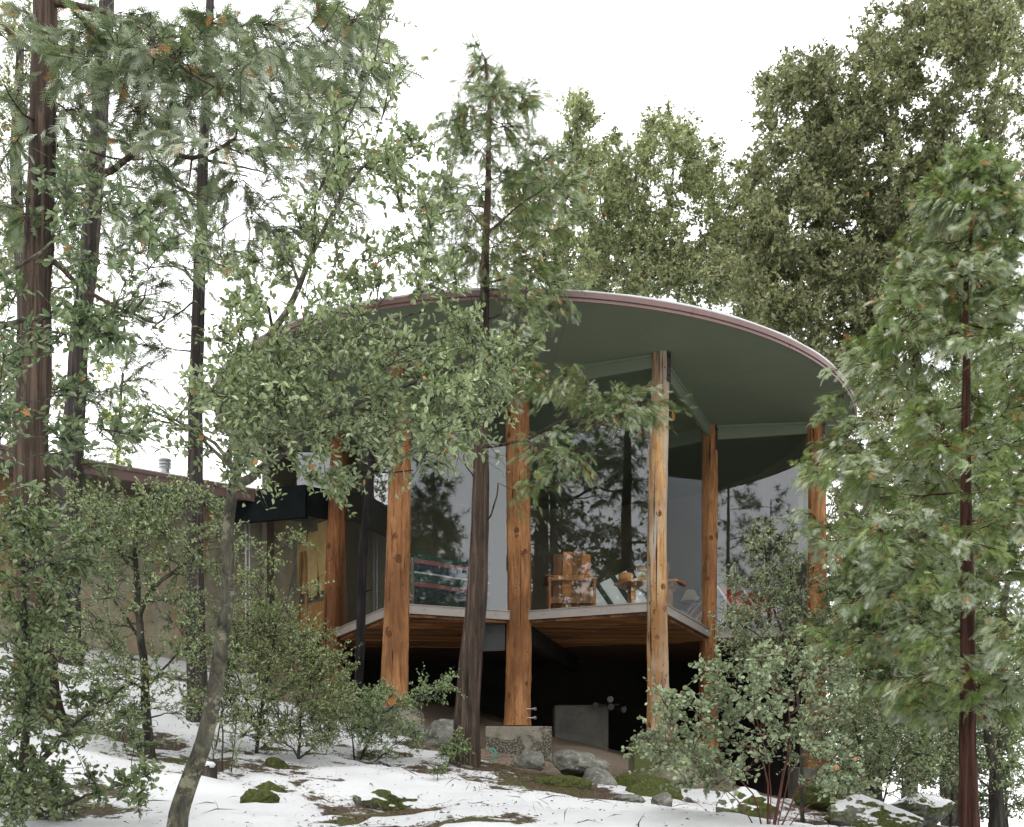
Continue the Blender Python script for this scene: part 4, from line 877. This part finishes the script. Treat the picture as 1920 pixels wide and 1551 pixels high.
# cedar in the middle, in front of the deck
r = np.random.default_rng(106); Y = 11.2
axs = [([root_at(868, Y)] + [W(x, y, Y) for x, y in ((873, 1400), (882, 1250), (895, 1080), (902, 920), (905, 780), (908, 620), (912, 450), (917, 300), (918, 200), (912, 110))], .155, .012),
       ax(Y, ((905, 838), (950, 832), (1000, 818), (1050, 792), (1100, 788), (1165, 808)), .022, .005, -.8), ax(Y, ((903, 915), (885, 890), (872, 868), (872, 845), (886, 825)), .012, .004, -.2), ax(Y, ((900, 985), (920, 968), (932, 930), (935, 905)), .013, .006, -.2),
       ax(Y, ((912, 440), (945, 410), (975, 385), (1040, 340)), .018, .004, -.2), ax(Y, ((911, 530), (960, 520), (1000, 500), (1040, 490)), .013, .004), ax(Y, ((905, 620), (890, 580), (880, 540)), .01, .003), ax(Y, ((908, 600), (940, 590), (948, 575)), .008, .003, -.1), ax(Y, ((914, 390), (880, 385), (850, 390)), .01, .003)]
cl = blobs(r, Y, .7, [(915, 165, 40, 50, 12), (880, 220, 35, 35, 6), (965, 200, 35, 40, 8), (985, 185, 12, 25, 3), (905, 260, 50, 40, 7), (870, 290, 30, 40, 4), (1040, 330, 45, 45, 9), (1000, 380, 45, 50, 8), (1060, 400, 40, 50, 5), (960, 460, 40, 35, 6), (1010, 510, 50, 40, 9), (1030, 560, 35, 30, 5), (985, 580, 35, 25, 5), (855, 400, 45, 60, 7), (845, 510, 50, 40, 6), (905, 112, 10, 18, 3),
    (1000, 745, 35, 35, 7), (1060, 775, 50, 22, 9), (1140, 800, 50, 22, 9), (1190, 822, 22, 20, 4), (1020, 865, 35, 30, 5), (1060, 905, 28, 25, 4), (965, 700, 35, 40, 5), (1000, 935, 22, 22, 3), (870, 660, 40, 40, 4), (880, 470, 50, 60, 8), (950, 360, 40, 60, 7), (1000, 300, 40, 40, 6), (860, 350, 40, 40, 5), (950, 550, 40, 40, 5), (900, 420, 40, 60, 6)], 42, mul=1.25)
cl = [(c - (0, .8 * (c[2] < W(0, 640, Y)[2]) * (c[0] > 0), 0), q) for c, q in cl]
tree('cedar_tree', 'straight cedar rising in front of the deck with fluted reddish trunk', 'tree', axs, cl, r, None, 'bark_cedar', tw=9, per=8, leafL=.08, cols=CED, tpl=SPR_HI, mat_leaf='cedar', style='cedar', sub_r=.0035, rise=-.1, orange=.04, snow=.3, flare=.35, sides=34, amp=.34)
# burnt stem
r = np.random.default_rng(107); Y = 12.3
bs = thing('dead_tree', 'thin burnt black stem standing between two log posts', 'tree', loc=tuple(root_at(668, Y)))
P = spline([root_at(668, Y)] + [W(x, y, Y) for x, y in ((672, 1280), (676, 1180), (680, 1060), (688, 960), (696, 870), (700, 820))], .06); v, q = trunk_mesh([(P, np.linspace(.06, .045, len(P)))], 16, .3); obj('trunk', mesh('trunk', v - P[0], q, smooth=True), M['bark_burnt'], bs)
for pts in (((694, 885), (670, 885), (640, 890)), ((696, 883), (730, 886), (775, 882)), ((684, 1110), (696, 1105)), ((698, 840), (715, 815), (735, 805))):
    P2 = spline([W(x, y, Y) for x, y in pts], .05); G().tube(P2 - P[0], np.linspace(.014, .005, len(P2)), 6).build('branch', M['bark_burnt'], bs, True)

# cedar on the right, nearest and fullest
r = np.random.default_rng(108); Y = 7.8
axs = [([root_at(1818, Y)] + [W(x, y, Y) for x, y in ((1817, 1500), (1815, 1300), (1813, 1100), (1811, 900), (1812, 700), (1815, 520), (1820, 400), (1823, 320), (1822, 282))], .084, .006)]
cl = []
prof = [(285, 14), (340, 62), (420, 115), (500, 140), (580, 185), (650, 225), (720, 270), (800, 262), (900, 325), (1000, 305), (1100, 330), (1200, 320), (1260, 260), (1330, 150)]
ys = np.array([p[0] for p in prof]); ws = np.array([p[1] for p in prof])
for k in range(640):
    y = 285 + (1330 - 285) * r.random() ** .8; wd = np.interp(y, ys, ws); th = r.uniform(0, 2 * math.pi); q = r.uniform(.22, 1.0) ** .7
    wob = .82 + .36 * float(noise3(np.array([y / 90, th * 1.5, 3.])))
    x = 1815 + wd * q * wob * math.cos(th); d = wd * q * wob * math.sin(th) / F * Y
    if d < -1.35: d = -1.35
    c = W(x, y, Y); c[1] += d; cl.append((c, .15 * r.uniform(.7, 1.25)))
tree('cedar_tree', 'bushy frosted cedar with slim red trunk standing right of the house', 'tree', axs, cl, r, None, 'bark_red', tw=9, per=8, leafL=.074, cols=((.07, .11, .032), (.165, .21, .085)), tpl=SPR_HI, mat_leaf='cedar', style='cedar', sub_r=.003, rise=-.25, orange=.03, snow=.55, droop=.1, flare=.2)

# oaks behind the house
r = np.random.default_rng(109); Y = 24.
axs = [([root_at(1790, Y)] + [W(x, y, Y) for x, y in ((1780, 1200), (1750, 900), (1720, 700), (1690, 500), (1670, 330), (1650, 180))], .34, .04), ax(Y, ((1730, 760), (1620, 600), (1500, 480), (1440, 420)), .13, .02), ax(Y, ((1700, 560), (1800, 380), (1860, 200), (1890, 60)), .14, .03), ax(Y, ((1690, 500), (1580, 330), (1530, 220)), .10, .02), ax(Y, ((1740, 800), (1660, 700), (1560, 620), (1450, 560)), .11, .02)]
cl = blobs(r, Y, 2.2, [(1500, 180, 70, 70, 22), (1540, 300, 90, 80, 26), (1480, 430, 90, 90, 34), (1650, 300, 140, 140, 70), (1850, 250, 100, 230, 60), (1580, 530, 150, 90, 55), (1440, 530, 60, 60, 20), (1760, 70, 150, 70, 38), (1720, 560, 100, 100, 30), (1610, 650, 60, 50, 10), (1400, 470, 40, 60, 9), (1680, 130, 60, 60, 12), (1850, 600, 90, 120, 20), (1820, 10, 120, 40, 14), (1640, 740, 80, 80, 16), (1730, 850, 120, 100, 26), (1870, 820, 70, 130, 22), (1650, 930, 80, 80, 14), (1620, 430, 110, 80, 20), (1750, 430, 100, 100, 20), (1570, 140, 45, 40, 6), (1600, 230, 60, 60, 8), (1430, 600, 60, 60, 14), (1500, 650, 70, 70, 18), (1560, 720, 60, 80, 14), (1400, 560, 40, 50, 8), (1660, 480, 200, 180, 50), (1500, 320, 90, 120, 22), (1800, 420, 120, 150, 30)], 40, mul=1.35)
tree('oak_tree', 'huge dense olive oak behind the right side of the roof', 'tree', axs, cl, r, None, 'bark_dark', tw=14, per=18, leafL=.11, leafW=.75, cols=BGO, tpl=T_TRI, mat_leaf='far_leaf', sub_r=.010, orange=.003, flatn=.8)
r = np.random.default_rng(110); Y = 27.
axs = [([root_at(1190, Y)] + [W(x, y, Y) for x, y in ((1195, 800), (1205, 560), (1235, 470), (1250, 400), (1262, 320), (1255, 250))], .14, .02), ax(Y, ((1205, 560), (1160, 480), (1130, 400), (1125, 330)), .06, .012), ax(Y, ((1220, 520), (1300, 470), (1360, 400), (1385, 340)), .06, .012), ax(Y, ((1235, 470), (1200, 380), (1190, 300)), .07, .02)]
cl = blobs(r, Y, 1.6, [(1240, 320, 90, 90, 34), (1170, 460, 80, 60, 22), (1290, 480, 80, 50, 24), (1380, 440, 45, 80, 14), (1250, 250, 50, 35, 8), (1160, 350, 35, 60, 9), (1110, 500, 40, 50, 8), (1330, 390, 40, 60, 8), (1400, 350, 25, 50, 4), (1240, 520, 120, 40, 16), (1330, 540, 80, 50, 16), (1150, 540, 80, 40, 14), (1080, 520, 60, 50, 10), (1260, 420, 120, 90, 24), (1180, 300, 50, 50, 6), (1120, 430, 35, 80, 10), (1130, 310, 30, 50, 5), (1340, 330, 40, 50, 6), (1390, 500, 50, 50, 10)], 36, mul=1.4)
tree('oak_tree', 'airy pale oak with visible limbs behind the middle of the roof', 'tree', axs, cl, r, None, 'bark_dark', tw=12, per=18, leafL=.11, leafW=.7, cols=((.105, .12, .07), (.23, .25, .16)), tpl=T_TRI, mat_leaf='far_leaf', sub_r=.010, orange=.004, flatn=.8)
r = np.random.default_rng(111); Y = 25.
axs = [([root_at(1030, Y)] + [W(x, y, Y) for x, y in ((1030, 800), (1035, 560), (1050, 400), (1070, 290), (1090, 190))], .18, .02), ax(Y, ((1035, 520), (1000, 430), (980, 350)), .07, .02), ax(Y, ((1045, 450), (1080, 380), (1100, 300)), .06, .02)]
cl = blobs(r, Y, 1.2, [(1080, 270, 35, 90, 18), (1040, 400, 55, 80, 20), (1060, 500, 60, 40, 12), (985, 400, 45, 80, 12), (960, 510, 40, 40, 6), (1095, 190, 15, 25, 3), (1090, 350, 30, 60, 6)], 30, mul=1.5)
tree('oak_tree', 'narrow pale oak just behind the top of the centre cedar', 'tree', axs, cl, r, None, 'bark_dark', tw=12, per=18, leafL=.105, leafW=.7, cols=((.105, .12, .07), (.22, .245, .155)), tpl=T_TRI, mat_leaf='far_leaf', sub_r=.009, orange=.008, flatn=.8)
# trees behind and under the right cedar
r = np.random.default_rng(112); Y = 14.5
axs = [([root_at(1630, Y)] + [W(x, y, Y) for x, y in ((1640, 1400), (1690, 1300), (1745, 1200), (1790, 1080), (1800, 900), (1830, 700))], .16, .03), ax(Y, ((1690, 1300), (1620, 1200), (1590, 1100)), .07, .02), ax(Y, ((1745, 1200), (1850, 1120), (1900, 1000)), .06, .02)]
cl = blobs(r, Y, 1.6, [(1620, 1230, 80, 70, 22), (1750, 1180, 120, 90, 26), (1720, 1340, 100, 70, 22), (1880, 1300, 60, 140, 24), (1600, 1370, 60, 60, 10), (1850, 1050, 80, 140, 18), (1720, 1000, 100, 90, 10), (1840, 800, 80, 120, 12), (1680, 1440, 80, 40, 8), (1640, 1080, 70, 80, 16), (1780, 1040, 120, 80, 20), (1580, 1180, 50, 80, 10), (1700, 1100, 150, 150, 40), (1850, 900, 80, 200, 24)], 48, mul=2.4)
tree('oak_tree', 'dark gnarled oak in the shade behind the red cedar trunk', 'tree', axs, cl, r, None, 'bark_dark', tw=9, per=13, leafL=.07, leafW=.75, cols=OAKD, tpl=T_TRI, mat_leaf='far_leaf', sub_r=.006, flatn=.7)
r = np.random.default_rng(113); Y = 11.5
axs = [([root_at(1868, Y)] + [W(x, y, Y) for x, y in ((1866, 1450), (1852, 1350), (1872, 1200), (1890, 1080))], .09, .03), ax(Y, ((1866, 1440), (1890, 1330), (1930, 1240)), .05, .015)]
cl = blobs(r, Y, .8, [(1870, 1420, 60, 60, 12), (1880, 1230, 60, 80, 12), (1770, 1440, 50, 50, 7), (1900, 1500, 40, 40, 6), (1740, 1260, 50, 50, 6)], 50)
tree('oak_tree', 'small dark-stemmed oak at the right edge beside the cedar', 'tree', axs, cl, r, None, 'bark_dark', tw=8, per=12, leafL=.05, leafW=.52, cols=SHR, tpl=T_DIA, mat_leaf='oak_leaf', sub_r=.005)
r = np.random.default_rng(114); Y = 20.
for k, (px, top, lab) in enumerate(((1590, 1050, 'dark trunk standing furthest down the slope behind the manzanita'), (1705, 900, 'dark trunk in the wood between the boulders and the gnarled oak'))):
    axs = [([root_at(px, Y + k * 3)] + [W(px + 6, y, Y + k * 3) for y in (1350, 1200, top, top - 200)], .17, .08)]
    cl = blobs(r, Y + k * 3, 1.6, [(px + 20, 1150, 90, 80, 12), (px + 30, 1000, 90, 120, 14), (px + 60, 830, 90, 100, 12), (px, 1320, 80, 60, 10), (px + 90, 1100, 100, 120, 18), (px + 90, 1300, 90, 80, 12)], 48, mul=3.0)
    tree('oak_tree', lab, 'tree', axs, cl, r, None, 'bark_dark', tw=9, per=12, leafL=.10, leafW=.75, cols=BGO, tpl=T_TRI, mat_leaf='far_leaf', sub_r=.008, flatn=.8)
# trees beyond the low wing
r = np.random.default_rng(115); Y = 24.
axs = [([root_at(40, Y)] + [W(x, y, Y) for x, y in ((40, 900), (45, 600), (30, 300), (40, 50))], .3, .08)]
cl = blobs(r, Y, 2, [(30, 150, 60, 150, 24), (30, 450, 60, 150, 24), (60, 750, 90, 120, 26), (140, 560, 70, 90, 9), (110, 300, 60, 100, 8), (-20, 650, 50, 150, 10)], 45)
tree('oak_tree', 'dense oak beyond the low wing at the far left edge', 'tree', axs, cl, r, None, 'bark_dark', tw=9, per=13, leafL=.11, leafW=.75, cols=BGO, tpl=T_TRI, mat_leaf='far_leaf', sub_r=.010, flatn=.8)
r = np.random.default_rng(116); Y = 26.
axs = [([root_at(215, Y)] + [W(x, y, Y) for x, y in ((215, 950), (222, 850), (226, 760), (230, 700))], .1, .03)]
cl = blobs(r, Y, 1, [(235, 790, 30, 40, 6), (205, 720, 40, 50, 6), (225, 850, 40, 25, 4), (170, 800, 40, 60, 5)], 32)
tree('oak_tree', 'yellow-green young oak showing over the low wing roof', 'tree', axs, cl, r, None, 'bark_dark', tw=8, per=11, leafL=.10, leafW=.5, cols=((.14, .17, .03), (.26, .28, .07)), tpl=T_TRI, mat_leaf='far_leaf', sub_r=.008, flatn=.8)

# ------------------------------------------------------------------ shrubs
def shrub(label, seed, Y, stems, bl, rad, cols, leafL, leafW=.55, tw=7, per=13, dY=.5, bark='bark_dark', tpl=T_OVAL, name='oak_shrub', cat='shrub', mat_leaf='oak_leaf', sub_r=.003, orange=.006, amp=.12, rise=.25, mul=2.0):
    r = np.random.default_rng(seed); cl = blobs(r, Y, dY, bl, rad * .9, mul=mul); axs = []
    for k, (r0, pts) in enumerate(stems):
        b = root_at(pts[0][0], Y, -.05) if pts[0][1] is None else W(*pts[0], Y)
        axs.append(([b] + [W(x, y, Y + r.uniform(-.3, .3) * dY * (i > 0)) for i, (x, y) in enumerate(pts[1:])], r0, r0 * .35))
    return tree(name, label, cat, axs, cl, r, None, bark, tw=tw, per=per, leafL=leafL, leafW=leafW, cols=cols, tpl=(T_DIA if Y > 8 and tpl is T_OVAL else tpl), mat_leaf=mat_leaf, sub_r=sub_r, orange=orange, amp=amp, flare=.15, rise=rise)
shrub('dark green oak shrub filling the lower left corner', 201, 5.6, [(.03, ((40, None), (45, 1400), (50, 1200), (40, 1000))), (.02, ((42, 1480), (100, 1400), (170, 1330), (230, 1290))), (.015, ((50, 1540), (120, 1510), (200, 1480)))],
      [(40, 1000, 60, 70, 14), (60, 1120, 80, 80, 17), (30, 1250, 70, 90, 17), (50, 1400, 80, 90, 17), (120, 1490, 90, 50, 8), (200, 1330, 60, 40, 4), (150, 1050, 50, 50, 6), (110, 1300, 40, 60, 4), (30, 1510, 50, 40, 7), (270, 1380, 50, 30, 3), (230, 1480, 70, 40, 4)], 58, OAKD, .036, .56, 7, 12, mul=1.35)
shrub('open crooked oak shrub in front of the stained stucco wall', 202, 8.6, [(.045, ((282, None), (270, 1260), (262, 1170), (258, 1110), (256, 1000), (268, 930))), (.028, ((262, 1150), (285, 1105), (320, 1075), (360, 1050))), (.016, ((265, 1200), (210, 1120), (160, 1080))), (.014, ((275, 1290), (330, 1230), (380, 1200)))],
      [(250, 1000, 80, 70, 18), (335, 960, 80, 60, 13), (195, 1000, 60, 80, 12), (345, 1080, 70, 70, 12), (200, 1130, 70, 60, 9), (270, 1230, 80, 50, 8), (300, 935, 60, 30, 6), (420, 1000, 45, 60, 5), (170, 1240, 50, 60, 8), (240, 1320, 60, 40, 7), (350, 1190, 50, 40, 6), (200, 1350, 60, 30, 5), (330, 1310, 50, 40, 4), (140, 950, 50, 60, 8), (120, 1180, 50, 60, 6)], 46, SHR, .032, .55, 7, 12)
shrub('round dense oak bush below the papered windows', 203, 9.6, [(.02, ((480, None), (490, 1330), (510, 1230), (520, 1150))), (.018, ((560, None), (565, 1330), (580, 1250))), (.014, ((480, 1370), (450, 1280), (430, 1200))), (.01, ((515, 1180), (545, 1100), (560, 1020))), (.01, ((400, None), (415, 1350), (430, 1290)))],
      [(500, 1160, 55, 35, 14), (500, 1220, 80, 55, 24), (580, 1230, 55, 60, 18), (430, 1190, 50, 60, 10), (560, 1320, 80, 45, 16), (470, 1330, 50, 50, 9), (610, 1300, 40, 40, 8), (560, 1010, 35, 16, 2), (505, 1070, 30, 40, 3), (590, 1110, 16, 16, 1), (420, 1320, 40, 40, 5), (470, 1110, 30, 40, 4), (500, 1370, 70, 30, 8), (610, 1360, 50, 40, 9), (570, 1385, 60, 20, 5), (640, 1270, 30, 40, 5), (440, 1250, 60, 40, 6)], 40, ((.085, .11, .052), (.21, .24, .135)), .027, .55, 8, 14)
shrub('low spreading oak bush hiding the foot of the orange log post', 204, 10.6, [(.014, ((672, None), (690, 1390), (720, 1340), (760, 1310), (830, 1295))), (.012, ((665, None), (660, 1380), (650, 1350))), (.010, ((690, None), (735, 1400), (760, 1385)))],
      [(740, 1310, 60, 26, 12), (690, 1345, 50, 40, 11), (745, 1380, 55, 28, 9), (655, 1365, 40, 40, 8), (822, 1290, 34, 16, 5), (715, 1422, 45, 14, 4), (640, 1310, 30, 30, 4)], 34, ((.08, .12, .06), (.21, .26, .16)), .032, .55, 7, 12, .4)
shrub('little leafy sprout at the foot of the centre cedar', 205, 10.7, [(.006, ((862, None), (860, 1410), (858, 1395)))], [(858, 1402, 34, 18, 8), (835, 1425, 20, 12, 3)], 24, ((.085, .125, .06), (.21, .26, .15)), .03, .55, 7, 9, .2)
shrub('tiny dark sprig poking from the snow below the sprout', 206, 9.2, [(.005, ((822, None), (822, 1445)))], [(822, 1448, 14, 8, 3)], 16, OAKD, .03, .5, 5, 8, .1)
shrub('grey-green manzanita with many thin red stems', 207, 6.2,
      [(0.0082, ((1442, None), (1438, 1470), (1428, 1430), (1405, 1400), (1360, 1385))), (0.0124, ((1450, None), (1462, 1480), (1475, 1420), (1480, 1370), (1478, 1310))), (0.0067, ((1458, None), (1490, 1490), (1535, 1440), (1580, 1400))), (0.0060, ((1436, None), (1410, 1490), (1360, 1440), (1310, 1410), (1270, 1390))), (0.0052, ((1430, None), (1380, 1500), (1310, 1450), (1255, 1430))),
       (0.0052, ((1455, None), (1480, 1450), (1520, 1390), (1530, 1340))), (0.0045, ((1446, None), (1440, 1430), (1420, 1360), (1405, 1300))), (0.0045, ((1462, None), (1500, 1520), (1540, 1500)))],
      [(1270, 1330, 45, 28, 8), (1250, 1420, 42, 36, 9), (1330, 1385, 50, 36, 9), (1400, 1290, 65, 36, 14), (1480, 1275, 60, 45, 11), (1385, 1340, 60, 36, 9), (1480, 1360, 60, 40, 9), (1545, 1340, 45, 45, 8), (1310, 1435, 45, 26, 5), (1560, 1415, 55, 45, 7), (1600, 1460, 45, 30, 4), (1430, 1400, 50, 30, 3), (1250, 1370, 30, 25, 4), (1215, 1395, 15, 30, 3), (1340, 1255, 30, 15, 3), (1440, 1225, 50, 15, 4), (1400, 1420, 90, 20, 3), (1300, 1460, 40, 15, 2), (1560, 1470, 40, 25, 3), (1530, 1270, 40, 40, 6), (1340, 1450, 60, 30, 5)], 50, MANZ, .026, .85, 7, 12, .5, 'bark_manz', T_ROUND, 'manzanita_shrub', 'shrub', 'manz', .0028, mul=.95)
shrub('pale grey young oak screening the red sling chairs', 208, 8.9, [(.02, ((1505, None), (1500, 1350), (1480, 1230), (1455, 1150), (1440, 1080), (1432, 1000))), (.01, ((1480, 1240), (1420, 1190), (1370, 1160))), (.01, ((1495, 1300), (1510, 1200), (1500, 1100)))],
      [(1420, 1110, 65, 45, 14), (1400, 1175, 45, 32, 7), (1480, 1090, 50, 60, 12), (1430, 1015, 26, 36, 5), (1372, 1160, 28, 26, 5), (1440, 1235, 60, 38, 13), (1500, 1190, 50, 60, 10), (1380, 1230, 30, 40, 4), (1470, 1000, 30, 30, 3)], 34, SAGE, .030, .55, 7, 11, .4)
shrub('grey-green undergrowth between the boulders and the manzanita', 209, 9.6, [(.016, ((1610, None), (1612, 1400), (1590, 1320))), (.014, ((1640, None), (1680, 1420), (1720, 1380)))], [(1600, 1330, 55, 45, 10), (1640, 1400, 60, 40, 9), (1700, 1400, 60, 40, 8), (1580, 1270, 40, 40, 6), (1560, 1200, 40, 50, 6), (1740, 1470, 40, 30, 4), (1590, 1440, 60, 40, 8), (1680, 1460, 60, 30, 6), (1520, 1400, 60, 50, 8)], 42, SAGE, .034, .6, 6, 11, .6)

shrub('thin-stemmed oak saplings beside the leaning oak trunk', 210, 8.4, [(.009, ((418, None), (416, 1330), (412, 1220))), (.007, ((432, None), (446, 1340), (462, 1290))), (.006, ((404, None), (392, 1360), (380, 1310)))], [(420, 1250, 30, 50, 5), (455, 1310, 40, 40, 5), (390, 1330, 30, 40, 4), (440, 1390, 40, 25, 3)], 36, SHR, .028, .55, 6, 10, .3)
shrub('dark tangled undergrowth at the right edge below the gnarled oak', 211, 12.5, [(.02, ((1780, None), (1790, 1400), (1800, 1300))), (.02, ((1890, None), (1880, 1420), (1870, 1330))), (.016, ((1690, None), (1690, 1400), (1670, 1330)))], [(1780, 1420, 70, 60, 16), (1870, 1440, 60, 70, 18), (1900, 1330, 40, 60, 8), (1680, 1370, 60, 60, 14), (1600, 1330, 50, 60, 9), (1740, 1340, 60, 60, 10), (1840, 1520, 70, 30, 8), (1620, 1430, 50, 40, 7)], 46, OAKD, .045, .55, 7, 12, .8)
# ------------------------------------------------------------------ pines across the slope, mirrored in the panes
for k, (x, y, h, lab) in enumerate(((-9.5, 4.2, 15, 'tall pine left of the viewpoint, mirrored in the wide pane'), (-13.5, 1.0, 17, 'tall pine beyond the first one, mirrored in the wide pane'), (-8.0, -3.0, 14, 'pine behind the viewpoint on the left, mirrored in the glass'), (-14.0, -7.0, 18, 'big pine deep in the wood, mirrored in the glass'), (-18.5, 5.5, 17, 'pine furthest to the left, mirrored in the glass'), (-10.8, 8.2, 13, 'pine beside the low wing, mirrored in the wide pane'), (8.3, 2.8, 10, 'young pine right of the viewpoint, mirrored in the left pane'), (12.5, 9.0, 9.5, 'young pine past the red cedar, mirrored in the left pane'), (-5.0, -11.0, 16, 'pine behind the viewpoint among the tall ones, mirrored in the right pane'), (.3, -5.5, 12, 'slender pine straight behind the viewpoint, mirrored in the right pane'), (14.0, -3.5, 13, 'pine on the right slope, mirrored in the left pane'), (-1.8, -8.5, 16, 'pine next to the slender one behind the viewpoint, mirrored in the right pane'))):
    r = np.random.default_rng(300 + k); b = np.array([x, y, gz(x, y) - .1]); axs = [([b, b + (0.1, 0, h * .35), b + (0, .1, h * .7), b + (.05, 0, h)], .012 * h, .02)]; cl = []
    for q in range(80):
        t = r.uniform(.12, .99); L = (1.06 - t) * h * .20 + .25; th = r.uniform(0, 2 * math.pi); rho = r.uniform(.45, 1) * L; cl.append((b + np.array([rho * math.cos(th), rho * math.sin(th), h * t + .15 * rho]), .5))
    tree('pine_tree', lab, 'tree', axs, cl, r, None, 'bark_dark', group='pines across the slope', tw=6, per=5, leafL=.2, cols=((.03, .05, .025), (.07, .10, .045)), tpl=NEEDLE, mat_leaf='pine', style='pine', sub_r=.012, rise=-.3, orange=0, sides=12)

for k, (x, y, lab) in enumerate(((-15.5, -1.5, 'broad oak left behind the viewpoint, mirrored in the wide pane'), (-12.0, -9.5, 'broad oak deeper behind the viewpoint, mirrored in the wide pane'), (-21.0, -8.0, 'broad oak at the back of the wood, mirrored in the wide pane'), (2.5, -13.0, 'broad oak straight behind the viewpoint, mirrored in the right pane'))):
    r = np.random.default_rng(350 + k); b = np.array([x, y, gz(x, y) - .1]); axs = [([b, b + (.2, 0, 2), b + (0, .2, 5), b + (.1, 0, 8)], .25, .05)]; cl = []
    for q in range(230):
        d = nrm(r.normal(size=3)) * r.random() ** .33; cl.append((b + np.array([d[0] * 4.2, d[1] * 4.2, 5.6 + d[2] * 4.2]), .6))
    tree('oak_tree', lab, 'tree', axs, cl, r, None, 'bark_dark', group='oaks behind the viewpoint', tw=7, per=10, leafL=.18, leafW=.8, cols=((.035, .045, .02), (.08, .095, .045)), tpl=T_TRI, mat_leaf='far_leaf', sub_r=.01, orange=0, sides=10, flatn=.8)

# ------------------------------------------------------------------ litter and grass showing through the snow
r = np.random.default_rng(401); n = 110000
x = r.uniform(-6, 5, n); y = r.uniform(5, 13.5, n)
ix = np.clip(np.searchsorted(gx, x), 1, nx - 1); iy = np.clip(np.searchsorted(gy, y), 1, ny - 1); bv = bare[iy, ix]
keep = r.random(n) < np.clip((bv - .28) * 1.6, 0.016, .5); x, y, ix, iy = x[keep], y[keep], ix[keep], iy[keep]; z = ZZ[iy, ix] + .012; n = len(x)
P = np.c_[x, y, z]; D = nrm(np.c_[r.normal(size=(n, 2)), r.normal(size=n) * .15]); N = nrm(np.c_[r.normal(size=(n, 2)) * .45, np.ones(n)])
c = np.array([.075, .042, .026]) * r.uniform(.5, 1.9, (n, 1)) + np.array([.03, .0, .0]) * r.random((n, 1))
L = r.uniform(.012, .034, n); p1 = stamp(T_DIA, P, D, N, L, L * .5, c)
m = 1500; s = r.integers(0, n, m); Pg = P[s] + np.c_[r.normal(size=(m, 2)) * .06, np.zeros(m)]; Dg = nrm(np.c_[r.normal(size=(m, 2)) * .45, np.ones(m)]); Lg = r.uniform(.03, .11, m)
p2 = stamp(T_DIA, Pg, Dg, nrm(r.normal(size=(m, 3))), Lg, Lg * .035, np.array([.16, .15, .06]) * r.uniform(.5, 1.3, (m, 1)))
m = 420; xs = r.uniform(-4.5, 4, m); ysn = r.uniform(5.5, 12.5, m); zs = np.array([gz(a_, b_) for a_, b_ in zip(xs, ysn)]) + .05; Dt = nrm(np.c_[r.normal(size=(m, 2)), np.abs(r.normal(size=m)) * .25]); Lt = r.uniform(.06, .28, m)
p3 = stamp(T_DIA, np.c_[xs, ysn, zs], Dt, nrm(np.c_[r.normal(size=(m, 2)), np.ones(m)]), Lt, Lt * .04, np.array([.06, .035, .028]) * r.uniform(.5, 1.4, (m, 1)))
V, Qd, Cc = merge([p1, p2, p3])
kind(tag(obj('leaf_litter', mesh('leaf_litter', V, Qd, col=Cc), M['litter']), 'fallen brown leaves, twigs and grass lying on the snow', 'leaf litter'), 'stuff')
